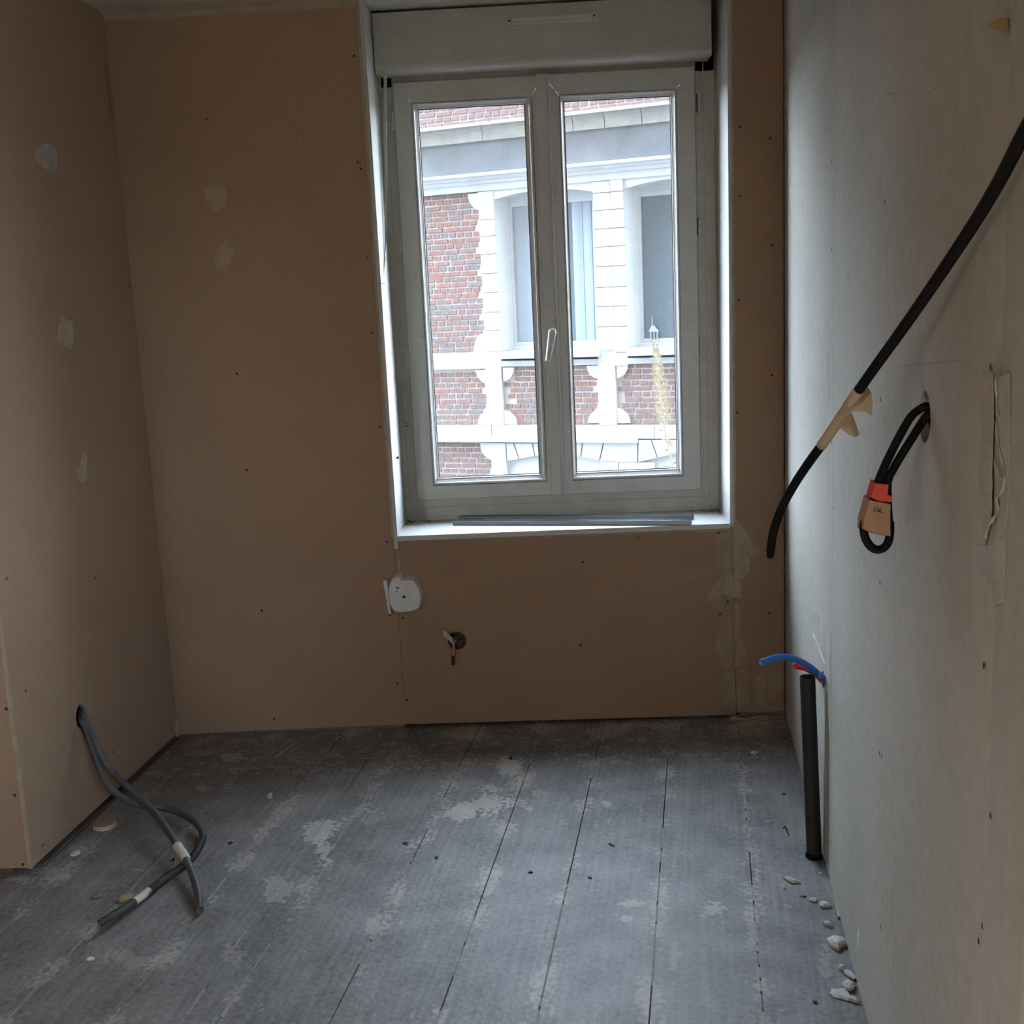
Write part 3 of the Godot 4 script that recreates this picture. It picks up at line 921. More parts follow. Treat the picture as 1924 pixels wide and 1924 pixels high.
func build_window() -> void:
	var w = structure("window_1", "white double casement window in plastic frame")
	var F = Transform3D(Basis.IDENTITY, Vector3(0, 0, ZW))
	var s = mk()
	# outer frame
	ring(s, F, -0.571, 0.718, 0.600, 2.47, [Vector2(0, -0.06), Vector2(0, -0.004), Vector2(0.036, -0.004), Vector2(0.0375, -0.0055), Vector2(0.039, -0.004), Vector2(0.064, -0.004), Vector2(0.066, -0.006), Vector2(0.066, -0.032), Vector2(0.115, -0.032), Vector2(0.115, -0.06)])
	bx(s, Vector3(-0.55, 0.70, ZW - 0.06), Vector3(0.60, 0.7175, ZW - 0.004))
	put(s, "outer_frame", M.pvc_dirty, w)
	s = mk()
	bx(s, Vector3(-0.545, 2.232, ZW - 0.06), Vector3(0.60, 2.47, ZW - 0.004), Transform3D.IDENTITY, 0.001)
	put(s, "head_rail", M.pvc_dirty, w)
	# sill with its rough front edge
	s = mk()
	extrude(s, rect(-0.552, 0.686, 0.598, 0.706), F_BACK, ZW - 0.02 + D, 0.003, [], 0.0015)
	put(s, "window_sill", M.white_board, w)
	# crumbs of dirt swept into the corners of the sill
	s = mk()
	for k in 70:
		var lft = k % 2 == 0
		var q = Vector3((-0.545 + 0.11 * pow(rng.randf(), 2.0)) if lft else (0.592 - 0.12 * pow(rng.randf(), 2.0)), 0.7062, ZW + 0.004 + 0.06 * pow(rng.randf(), 2.0))
		lump_shape(s, q, rng.randf_range(0.001, 0.004), rng.randf_range(0.001, 0.003), rng.randf_range(0.001, 0.003), rng.randf() * 3.0)
	var dirt = put(s, "dirt_crumbs", M.cavity, w)
	dirt.set_meta("kind", "stuff")
	# the two sashes
	for q in [[-0.504, 0.785, 0.012, 2.244, -0.4225, 0.8615, -0.0515, 2.157], [0.010, 0.785, 0.532, 2.246, 0.0825, 0.8615, 0.4505, 2.158]]:
		s = mk()
		# rectangular sash ring: outer to bead; widths differ, so four mitred bars by hand
		var o = [Vector2(q[0], q[1]), Vector2(q[2], q[1]), Vector2(q[2], q[3]), Vector2(q[0], q[3])]
		var bi = [Vector2(q[4] - 0.020, q[5] - 0.026), Vector2(q[6] + 0.026, q[5] - 0.026), Vector2(q[6] + 0.026, q[7] + 0.018), Vector2(q[4] - 0.020, q[7] + 0.018)]
		if q[0] > 0.0:
			bi = [Vector2(q[4] - 0.016, q[5] - 0.026), Vector2(q[6] + 0.019, q[5] - 0.026), Vector2(q[6] + 0.019, q[7] + 0.018), Vector2(q[4] - 0.016, q[7] + 0.018)]
		var gl = [Vector2(q[4], q[5]), Vector2(q[6], q[5]), Vector2(q[6], q[7]), Vector2(q[4], q[7])]
		var zf = ZW + 0.016
		for k in 4:
			var j = (k + 1) % 4
			var mid: Vector2 = (o[0] + o[2]) * 0.5
			var outw: Vector2 = (o[k] + o[j]) * 0.5 - mid
			var o3 = Vector3(outw.x, outw.y, 0)
			# mitre line: pull the ends apart by half a millimetre
			var e: Vector2 = (o[j] - o[k]).normalized() * 0.0005
			var ch = 0.0025
			var oc = []
			for c in [k, j]:
				oc.append(o[c] + (bi[c] - o[c]).normalized() * ch * 1.4)
			var A = Vector3(o[k].x + e.x, o[k].y + e.y, ZW - 0.03)
			var B = Vector3(o[j].x - e.x, o[j].y - e.y, ZW - 0.03)
			var A1 = Vector3(A.x, A.y, zf - ch); var B1 = Vector3(B.x, B.y, zf - ch)
			var A2 = Vector3(oc[0].x + e.x, oc[0].y + e.y, zf); var B2 = Vector3(oc[1].x - e.x, oc[1].y - e.y, zf)
			var A3 = Vector3(bi[k].x + e.x, bi[k].y + e.y, zf); var B3 = Vector3(bi[j].x - e.x, bi[j].y - e.y, zf)
			var A4 = Vector3(bi[k].x + e.x, bi[k].y + e.y, ZW - 0.03); var B4 = Vector3(bi[j].x - e.x, bi[j].y - e.y, ZW - 0.03)
			face(s, [A, B, B1, A1], o3)
			face(s, [A1, B1, B2, A2], o3.normalized() + Vector3(0, 0, 1))
			face(s, [A2, B2, B3, A3], Vector3(0, 0, 1))
			face(s, [A3, B3, B4, A4], -o3)
		var sash = put(s, "sash", M.pvc, w)
		# glazing bead: step, slope and inner lip
		s = mk()
		var steps = [[0.0, 0.003], [0.10, 0.0165], [0.25, 0.0185], [0.42, 0.0165], [0.50, 0.0125], [0.85, 0.004], [1.0, 0.003], [1.0, -0.02]]
		for si in steps.size() - 1:
			for k in 4:
				var j = (k + 1) % 4
				var mid: Vector2 = (o[0] + o[2]) * 0.5
				var inw: Vector2 = mid - (o[k] + o[j]) * 0.5
				var pa: Vector2 = bi[k].lerp(gl[k], steps[si][0]); var pb: Vector2 = bi[j].lerp(gl[j], steps[si][0])
				var pc: Vector2 = bi[j].lerp(gl[j], steps[si + 1][0]); var pd: Vector2 = bi[k].lerp(gl[k], steps[si + 1][0])
				var za: float = ZW + steps[si][1]; var zb: float = ZW + steps[si + 1][1]
				var tz = zb - za
				var out3 = Vector3(inw.x, inw.y, 0).normalized() * (-tz) + Vector3(0, 0, (steps[si + 1][0] - steps[si][0]) * 0.02)
				face(s, [Vector3(pa.x, pa.y, za), Vector3(pb.x, pb.y, za), Vector3(pc.x, pc.y, zb), Vector3(pd.x, pd.y, zb)], out3)
		put(s, "glazing_bead", M.pvc, sash)
		s = mk()
		ring(s, F, q[4] - 0.001, q[5] - 0.001, q[6] + 0.001, q[7] + 0.001, [Vector2(0, -0.012), Vector2(0, -0.006), Vector2(0.004, -0.009), Vector2(0.004, -0.012)])
		put(s, "rubber_seal", M.seal, sash)
		s = mk()
		bx(s, Vector3(q[4] - 0.005, q[5] - 0.005, ZW - 0.017), Vector3(q[6] + 0.005, q[7] + 0.005, ZW - 0.013))
		put(s, "glass_pane", M.glass, sash)
		# little drain caps and screw covers
		for c in ([[762, 187, 0.006], [1002, 176, 0.005], [795, 632, 0.005]] if q[0] < 0 else [[1040, 172, 0.006], [1281, 156, 0.006], [1294, 608, 0.006], [1057, 620, 0.004]]):
			s = mk()
			var cc = on_z(c[0], c[1], zf)
			ring(s, Transform3D(Basis.IDENTITY, Vector3(0, 0, zf)), cc.x - c[2], cc.y - c[2] * 1.6, cc.x + c[2], cc.y + c[2] * 1.6, [Vector2(0, 0), Vector2(0.0004, 0.0015), Vector2(0.002, 0.0015), Vector2(0.0026, 0.0)])
			put(s, "drain_cap", M.pvc_dirty, sash)
	# overlapping centre strip with a raised ridge
	s = mk()
	var pf = PackedVector2Array([Vector2(-0.011, 0.004), Vector2(-0.011, 0.026), Vector2(-0.009, 0.029), Vector2(0.026, 0.029), Vector2(0.028, 0.036), Vector2(0.0315, 0.040), Vector2(0.035, 0.036), Vector2(0.036, 0.004)])
	var FV = Transform3D(Basis(Vector3(1, 0, 0), Vector3(0, 0, 1), Vector3(0, -1, 0)), Vector3(0, 2.245, ZW))
	extrude(s, pf, FV, 0.0, 1.455)
	put(s, "centre_strip", M.pvc, w)
	# handle
	s = mk(true)
	var hb = on_z(1037, 612, ZW + 0.029)
	var hp = PackedVector2Array()
	for i in 20:
		var a = TAU * i / 20
		hp.append(Vector2(hb.x + cos(a) * 0.0165, hb.y - 0.012 + sin(a) * 0.030))
	s = mk()
	extrude(s, hp, Transform3D(Basis.IDENTITY, Vector3.ZERO), ZW + 0.028, ZW + 0.040, [], 0.004)
	var handle = put(s, "handle", M.pvc, w)
	handle.set_meta("label", "white lever handle")
	s = mk()
	var h0 = on_z(1038, 624, ZW + 0.06)
	var h1 = on_z(1029.5, 679, ZW + 0.06)
	var hd = Vector2(h1.x - h0.x, h1.y - h0.y)
	var hn = hd.normalized().orthogonal()
	var lv = PackedVector2Array()
	for i in 9:
		var a = PI * i / 8.0
		lv.append(Vector2(h0.x, h0.y) + hn * cos(a) * 0.0145 - hd.normalized() * sin(a) * 0.0145)
	lv.append(Vector2(h1.x, h1.y) - hn * 0.0095)
	lv.append(Vector2(h1.x, h1.y) + hn * 0.0095)
	extrude(s, lv, Transform3D.IDENTITY, ZW + 0.052, ZW + 0.068, [], 0.004)
	bx(s, Vector3(h0.x - 0.009, h0.y - 0.009, ZW + 0.036), Vector3(h0.x + 0.009, h0.y + 0.009, ZW + 0.054))
	put(s, "lever", M.pvc, handle)
	# hinges
	for q in [[738, 228], [752, 457], [766, 672], [783, 888], [1314, 193], [1315, 425], [1317, 647], [1319, 858]]:
		s = mk(true)
		var c = on_z(q[0], q[1], ZW + 0.012)
		tube(s, PackedVector3Array([c + Vector3(0, -0.032, 0), c + Vector3(0, -0.030, 0), c + Vector3(0, -0.0025, 0), c + Vector3(0, -0.002, 0)]), func(i, n): return 0.0035 if (i == 0) else 0.0055, 10)
		tube(s, PackedVector3Array([c + Vector3(0, 0.002, 0), c + Vector3(0, 0.0025, 0), c + Vector3(0, 0.030, 0), c + Vector3(0, 0.032, 0)]), func(i, n): return 0.0035 if (i == n - 1) else 0.0055, 10)
		var sgn = 1.0 if q[0] < 1000 else -1.0
		bx(s, c + Vector3(-0.003, -0.03, -0.013), c + Vector3(0.003, 0.03, -0.003))
		put(s, "hinge", M.pvc, w)
		s = mk()
		bx(s, c + Vector3(sgn * 0.0055, -0.030, -0.010), c + Vector3(sgn * 0.0085, 0.030, -0.0045))
		put(s, "hinge_gap", M.seal, w)
	# outside sill of stone
	s = mk()
	bx(s, Vector3(-0.60, 0.60, -4.58), Vector3(0.65, 0.69, ZW - 0.05), Transform3D.IDENTITY, 0.01)
	put(s, "outer_sill", M.stone_old, w)

	# ---- roller shutter box above the window
	var b = thing("roller_shutter_box", Vector3(0.02, 2.274, -4.10))
	tag(b, "long white roller shutter box above the window", "shutter box")
	s = mk()
	var FP = Transform3D(Basis(Vector3(0, 0, 1), Vector3(0, 1, 0), Vector3(-1, 0, 0)), Vector3(-0.545, 0, -4.05))
	var pr = PackedVector2Array([Vector2(-0.098, 2.452), Vector2(-0.098, 2.262), Vector2(-0.030, 2.262)])
	for i in 7:
		var a = PI / 2 * i / 6.0
		pr.append(Vector2(-0.030 + sin(a) * 0.030, 2.286 - cos(a) * 0.024))
	pr.append(Vector2(0.0, 2.300))
	pr.append(Vector2(0.002, 2.301))
	pr.append(Vector2(0.002, 2.452))
	extrude(s, pr, FP, -1.121, 0.0)
	put(s, "casing", M.box, b)
	s = mk()
	bx(s, Vector3(-0.5485, 2.262, -4.146), Vector3(-0.545, 2.452, -4.052), Transform3D.IDENTITY, 0.001)
	put(s, "end_cap", M.pvc, b)
	s = mk()
	bx(s, Vector3(0.576, 2.264, -4.146), Vector3(0.5795, 2.452, -4.052), Transform3D.IDENTITY, 0.001)
	put(s, "end_cap", M.pvc, b)
	s = mk()
	bx(s, Vector3(-0.530, 2.256, -4.075), Vector3(-0.508, 2.263, -4.055), Transform3D.IDENTITY, 0.001)
	put(s, "strap_exit", M.pvc, b)
	# air inlet on its face
	s = mk()
	var FX = Transform3D(Basis(Vector3(0, 0, 1), Vector3(0, 1, 0), Vector3(-1, 0, 0)), Vector3(-0.079, 0, -4.048))
	extrude(s, PackedVector2Array([Vector2(0, 2.411), Vector2(0, 2.388), Vector2(0.004, 2.387), Vector2(0.011, 2.390), Vector2(0.012, 2.394), Vector2(0.007, 2.397), Vector2(0.006, 2.411)]), FX, -0.264, 0.0)
	var vent = put(s, "air_vent", M.pvc, b)
	for q in [[957, 41], [1117, 31]]:
		var c = on_z(q[0], q[1], -4.048)
		s = mk()
		bx(s, c + Vector3(-0.006, -0.011, -0.001), c + Vector3(0.006, 0.011, 0.003), Transform3D.IDENTITY, 0.001)
		put(s, "vent_lug", M.pvc, vent)
		s = mk(true)
		tube(s, PackedVector3Array([c + Vector3(0, 0.002, 0.002), c + Vector3(0, 0.002, 0.0045)]), 0.0035, 10)
		put(s, "vent_screw", M.screw, vent)

	# ---- strap and winder of the shutter
	s = mk()
	var sp = [on_z(724, 135, -4.06), on_z(724, 280, -4.06), on_z(725, 420, -4.03), on_z(720, 530, -3.96), on_z(716, 560, -3.90), on_z(720, 640, -3.884), on_z(729, 760, -3.884), on_z(738, 880, -3.884), on_z(746, 1000, -3.884), on_z(752, 1082, -3.882)]
	var cpts = spline(sp, 0.02)
	for i in cpts.size() - 1:
		var t = i / float(cpts.size() - 1)
		var tw = lerpf(0.5, 1.45, smoothstep(0.0, 0.45, t))
		var sd = Vector3(cos(tw), 0, sin(tw)) * 0.0062
		var t2 = (i + 1) / float(cpts.size() - 1)
		var tw2 = lerpf(0.5, 1.45, smoothstep(0.0, 0.45, t2))
		var sd2 = Vector3(cos(tw2), 0, sin(tw2)) * 0.0062
		var nn = Vector3(-sd.z, 0, sd.x).normalized() * 0.0006
		var P = cpts[i]; var Q = cpts[i + 1]
		face(s, [P - sd + nn, P + sd + nn, Q + sd2 + nn, Q - sd2 + nn], nn)
		face(s, [P - sd - nn, P + sd - nn, Q + sd2 - nn, Q - sd2 - nn], -nn)
		face(s, [P - sd - nn, P - sd + nn, Q - sd2 + nn, Q - sd2 - nn], -sd)
		face(s, [P + sd - nn, P + sd + nn, Q + sd2 + nn, Q + sd2 - nn], sd)
	tag(put(s, "shutter_strap", M.pvc, null), "thin white strap hanging down the window reveal to its winder", "strap")
	s = mk(true)
	tube(s, PackedVector3Array([on_z(714, 532, -3.885), on_z(723, 532, -3.93)]), 0.0022, 8)
	tag(put(s, "nail", M.steel, null), "small nail holding the white strap at the reveal edge", "nail")
	var wd = thing("strap_winder", on_frame(F_BACK, 760, 1150))
	tag(wd, "rounded white strap winder screwed to the brown wall", "strap winder")
	s = mk()
	extrude(s, locs(F_BACK, [[720, 1090], [728, 1088], [736, 1150], [740, 1152], [731, 1153]]), F_BACK, 0.0005, 0.012, [], 0.001)
	put(s, "back_plate", M.pvc, wd)
	s = mk()
	var wp = locs(F_BACK, [[751, 1079], [757, 1088], [765, 1087], [773, 1087], [780, 1090], [786, 1098], [791, 1109], [793.5, 1122], [792.5, 1136], [790, 1143], [783, 1148], [772, 1151.5], [758, 1153], [745, 1152.5], [737, 1148], [731, 1138], [727.5, 1125], [727, 1110], [730, 1097], [736, 1086], [742, 1082]], 0.03)
	extrude(s, wp, F_BACK, 0.001, 0.030, [], 0.006)
	put(s, "cover", M.pvc, wd)
	for q in [[759.5, 1121.5, 0.005], [746.5, 1104.5, 0.0035], [749.5, 1105.5, 0.0016], [745.5, 1110.5, 0.0022]]:
		s = mk(true)
		var c = on_frame(F_BACK, q[0], q[1], 0.03)
		tube(s, PackedVector3Array([c, c + Vector3(0, 0, 0.0008)]), q[2], 10)
		put(s, "screw_hole", M.screw, wd)
	# ---- bracket for the crank on the frame
	var br = thing("frame_bracket", on_z(765, 805, ZW))
	tag(br, "slim white plastic bracket fixed to the window frame beside hinge", "bracket")
	var ta = on_z(759.5, 728, ZW); var tb = on_z(764.5, 799, ZW)
	s = mk()
	bx(s, Vector3(ta.x - 0.008, ta.y - 0.011, ZW - 0.004), Vector3(ta.x + 0.008, ta.y + 0.011, ZW + 0.010), Transform3D.IDENTITY, 0.002)
	put(s, "clip", M.white_board, br)
	s = mk()
	bx(s, Vector3(tb.x - 0.008, tb.y - 0.009, ZW - 0.004), Vector3(tb.x + 0.008, tb.y + 0.009, ZW + 0.010), Transform3D.IDENTITY, 0.002)
	put(s, "clip", M.white_board, br)
	s = mk()
	bx(s, Vector3(tb.x - 0.0055, tb.y, ZW - 0.004), Vector3(tb.x + 0.0055, ta.y, ZW + 0.002), Transform3D.IDENTITY, 0.001)
	put(s, "bar", M.pvc, br)
	s = mk(true)
	tube(s, PackedVector3Array([Vector3(tb.x, tb.y - 0.001, ZW + 0.010), Vector3(tb.x, tb.y - 0.001, ZW + 0.0108)]), 0.0034, 10)
	put(s, "screw_hole", M.screw, br)

	# ---- two metal rails lying on the sill
	for q in [[853, 981, 1299, 980, 0.0, "grey metal rail lying nearer the sill edge", 0.013], [862, 972.5, 1303, 970.5, 0.0, "grey metal channel lying behind the other rail on the sill", 0.011]]:
		var y0 = 0.7062
		var a = on_floor(q[0], q[1], y0 + 0.008); var c = on_floor(q[2], q[3], y0 + 0.008)
		a.y = y0; c.y = y0
		var dx = (c - a).normalized()
		var dz = dx.cross(Vector3.UP).normalized()
		var FR = Transform3D(Basis(-dz, Vector3.UP, -dx), a)
		if FR.basis.determinant() < 0: FR.basis.x = -FR.basis.x
		s = mk()
		var hh = 0.014
		extrude(s, PackedVector2Array([Vector2(-0.016, 0), Vector2(0.016, 0), Vector2(0.016, hh), Vector2(0.010, hh), Vector2(0.010, hh - 0.0015), Vector2(0.0145, hh - 0.0015), Vector2(0.0145, 0.0015), Vector2(-0.0145, 0.0015), Vector2(-0.0145, hh - 0.0015), Vector2(-0.010, hh - 0.0015), Vector2(-0.010, hh), Vector2(-0.016, hh)]), FR, -a.distance_to(c), 0.0)
		tag(put(s, "metal_rail", M.steel, null), q[5], "metal rail", "metal rails on the window sill")

func build_wall_things() -> void:
	var s: SurfaceTool
	# ---- wire stub in the round hole below the window
	var wc = thing("wire_stub", on_frame(F_BACK, 853, 1225))
	tag(wc, "short wire with tape flag poking out of round wall hole", "wire")
	s = mk(true)
	tube(s, spline([on_frame(F_BACK, 866, 1200, -0.06), on_frame(F_BACK, 857, 1203, -0.01), on_frame(F_BACK, 853.5, 1208, 0.012), on_frame(F_BACK, 852.5, 1216, 0.016)], 0.006), 0.0042, 8)
	put(s, "sheath", M.tape, wc)
	s = mk(true)
	tube(s, spline([on_frame(F_BACK, 853, 1213, 0.015), on_frame(F_BACK, 852.5, 1222, 0.017), on_frame(F_BACK, 851, 1233, 0.018)], 0.006), 0.0045, 8)
	put(s, "copper_sleeve", M.copper, wc)
	s = mk(true)
	tube(s, spline([on_frame(F_BACK, 851, 1232, 0.018), on_frame(F_BACK, 850.5, 1249, 0.018)], 0.006), 0.0048, 8)
	put(s, "dark_sleeve", M.black_pvc, wc)
	s = mk()
	extrude(s, locs(F_BACK, [[832, 1187], [836, 1184], [851, 1200], [852, 1212], [847, 1207], [833, 1194]], 0.02), F_BACK, 0.0195, 0.0202)
	put(s, "tape_flag", M.tape_pale, wc)

	# ---- thick black cable coming in from the right wall
	var kc = thing("black_cable", on_z(1447, 1046, -2.06))
	tag(kc, "thick black cable sagging across the pale wall with masking tape", "cable")
	var cab = [[2010, 90, -1.09], [1965, 180, -1.13], [1924, 250, -1.19], [1872, 350, -1.29], [1810.5, 450, -1.40], [1710, 598, -1.57], [1624, 718, -1.71], [1554, 822, -1.84], [1522, 866, -1.90], [1494, 908, -1.955], [1470, 952, -2.0], [1453, 1000, -2.035], [1447, 1046, -2.06]]
	var pts = []
	for q in cab: pts.append(on_z(q[0], q[1], q[2]))
	var end_w: Vector3 = F_RIGHT.affine_inverse() * pts[0]
	var start = F_RIGHT * Vector3(end_w.x, end_w.y + 0.02, -0.03)
	pts.push_front(start)
	s = mk(true)
	tube(s, spline(pts, 0.014), func(i, n): return 0.0076 if i < n - 1 else 0.0062, 14)
	put(s, "sheath", M.black, kc)
	# tape: sleeve round the cable and two loose flags
	s = mk(true)
	var tp = PackedVector3Array()
	for q in spline(pts, 0.014):
		var e = to_px(q)
		if e.x > 1541 and e.x < 1616 and e.y > 720: tp.append(q)
	tube(s, tp, func(i, n): return 0.0084 + 0.0003 * sin(i * 2.1), 14)
	var tape = put(s, "tape_wrap", M.tape, kc)
	for fl in [[[[1616, 716, 0.0], [1629, 725, 0.010], [1637, 738, 0.022], [1640, 752, 0.026], [1638, 781, 0.030], [1626, 774, 0.018], [1604, 773, 0.008], [1585, 782, 0.002], [1594, 752, -0.002]]], [[[1600, 774, 0.004], [1606, 790, 0.010], [1615, 816, 0.020], [1607, 822, 0.022], [1595, 817, 0.014], [1576, 803, 0.004], [1580, 790, 0.0]]]]:
		s = mk()
		var ps = []
		var c = Vector3.ZERO
		for q in fl[0]:
			var p = on_z(q[0], q[1], -1.755 + q[2])
			ps.append(p)
			c += p
		c /= ps.size()
		c.z += 0.006
		var toc = (Vector3(0, CAM_H, 0) - c).normalized()
		for i in ps.size():
			var j = (i + 1) % ps.size()
			face(s, [ps[i], ps[j], c], toc)
			face(s, [ps[i] - toc * 0.0006, ps[j] - toc * 0.0006, c - toc * 0.0006], -toc)
			face(s, [ps[i], ps[j], ps[j] - toc * 0.0006, ps[i] - toc * 0.0006], ps[i] - c)
		put(s, "tape_flag", M.tape, kc)

	# ---- folded cable in the wall hole, bound with orange and beige tape
	var lc = thing("cable_loop", on_z(1649, 1037, -1.69))
	tag(lc, "doubled black cable bound with orange and beige tape in wall hole", "cable")
	var zz = -1.69
	var inner = on_frame(F_RIGHT, 1748, 790, -0.05)
	for st in [[[1743, 765, -1.705], [1728, 769, -1.70], [1711, 784, -1.695], [1692, 816, zz], [1670, 859, zz], [1653, 898, zz], [1640, 940, zz], [1629, 985, zz]], [[1745, 778, -1.70], [1733, 793, -1.695], [1715, 821, zz], [1690, 861, zz], [1677, 884, zz], [1668, 904, zz], [1668, 950, zz], [1671, 990, zz]]]:
		s = mk(true)
		var ps = [inner]
		for q in st: ps.append(on_z(q[0], q[1], q[2]))
		tube(s, spline(ps, 0.010), 0.0062, 12)
		put(s, "strand", M.black, lc)
	s = mk(true)
	var us = []
	for q in [[1625, 978], [1622.5, 996], [1627, 1014], [1637, 1028], [1649, 1033], [1661, 1029], [1669, 1018], [1672, 1002], [1672, 980]]: us.append(on_z(q[0], q[1], zz))
	tube(s, spline(us, 0.008), 0.0064, 12)
	put(s, "strand", M.black, lc)
	var FZ = Transform3D(Basis.IDENTITY, Vector3(0, 0, zz))
	s = mk()
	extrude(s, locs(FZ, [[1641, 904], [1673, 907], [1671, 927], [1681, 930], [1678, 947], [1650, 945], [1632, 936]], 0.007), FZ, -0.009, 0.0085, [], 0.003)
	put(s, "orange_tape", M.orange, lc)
	s = mk()
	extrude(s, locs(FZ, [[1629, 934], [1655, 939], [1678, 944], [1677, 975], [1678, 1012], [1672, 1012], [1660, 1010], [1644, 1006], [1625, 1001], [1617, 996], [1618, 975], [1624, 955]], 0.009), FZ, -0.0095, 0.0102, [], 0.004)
	var lab = put(s, "beige_tape", M.tape_shaded, lc)
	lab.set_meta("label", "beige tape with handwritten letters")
	s = mk(true)
	for stx in [[[1642, 962.5], [1642, 955], [1645, 952.5], [1648.5, 954.5], [1648, 958], [1643, 959.5]], [[1645.5, 959.5], [1649, 962], [1650, 962.5]], [[1657, 955.5], [1653, 957], [1651, 960.5], [1654, 963], [1660, 963.5]], [[1650.5, 957.5], [1656, 960.5]]]:
		var ps = []
		for q in stx: ps.append(on_z(q[0], q[1], zz + 0.0104))
		tube(s, spline(ps, 0.002), 0.0005, 6)
	put(s, "handwriting", M.ink, lab)

	# ---- water pipes and waste pipe
	var hz = on_frame(F_RIGHT, 1547.5, 1277, -0.055)
	var bp = thing("blue_water_pipe", on_frame(F_RIGHT, 1547.5, 1277))
	tag(bp, "blue plastic water pipe curving out of the pale wall", "pipe")
	s = mk(true)
	var bl = [hz]
	for q in [[1547.5, 1275, -2.845], [1537, 1266, -2.835], [1523, 1254, -2.82], [1507, 1244, -2.80], [1490, 1237, -2.785], [1472, 1234, -2.77], [1452, 1237, -2.755], [1428.6, 1245.5, -2.735]]: bl.append(on_z(q[0], q[1], q[2]))
	tube(s, spline(bl, 0.010), 0.0080, 14, 0.002)
	put(s, "tube", M.blue, bp)
	var rp = thing("red_water_pipe", on_frame(F_RIGHT, 1546, 1280))
	tag(rp, "short red plastic water pipe behind the blue one", "pipe")
	s = mk(true)
	var rl = [hz + Vector3(0.0, -0.012, -0.045)]
	for q in [[1545, 1279, -2.893], [1532, 1266, -2.900], [1514, 1256, -2.89], [1495, 1251.5, -2.865]]: rl.append(on_z(q[0], q[1], q[2]))
	tube(s, spline(rl, 0.010), 0.0078, 14, 0.002)
	put(s, "tube", M.red, rp)
	var wpz = -2.853
	var pb = on_floor(1530, 1609)
	var ptop = on_z(1517, 1271, -2.86)
	var pvc = thing("waste_pipe", pb)
	tag(pvc, "dark grey open waste pipe standing against the pale wall", "pipe")
	s = mk(true)
	tube(s, PackedVector3Array([pb, pb.lerp(ptop, 0.01), pb.lerp(ptop, 0.5), pb.lerp(ptop, 0.99), ptop]), 0.0198, 24, 0.002)
	put(s, "tube", M.black_pvc, pvc)
	s = mk(true)
	tube(s, PackedVector3Array([pb + Vector3(0, -0.004, 0), pb + Vector3(-0.001, 0.006, 0), pb + Vector3(0, 0.012, 0)]), func(i, n): return [0.0235, 0.0225, 0.0200][i], 24)
	put(s, "collar", M.black, pvc)
	# ---- scrap of insulation caught at the top of the near joint
	s = mk()
	var ic = locs(F_RIGHT, [[1875, 44], [1885, 33], [1893, 32], [1895, 58], [1886, 58], [1880, 54]])
	extrude(s, ic, F_RIGHT, 0.0, 0.012, [], 0.003)
	tag(put(s, "foam_scrap", M.foam_old, null), "scrap of brown foam stuck in the joint between pale boards", "scrap")

func corrugated(s: SurfaceTool, pts: Array, r: float) -> void:
	var p = spline(pts, 0.0016)
	tube(s, p, func(i, n): return r * (1.0 + (0.08 if i % 3 == 0 else -0.06)), 12, 0.0016)

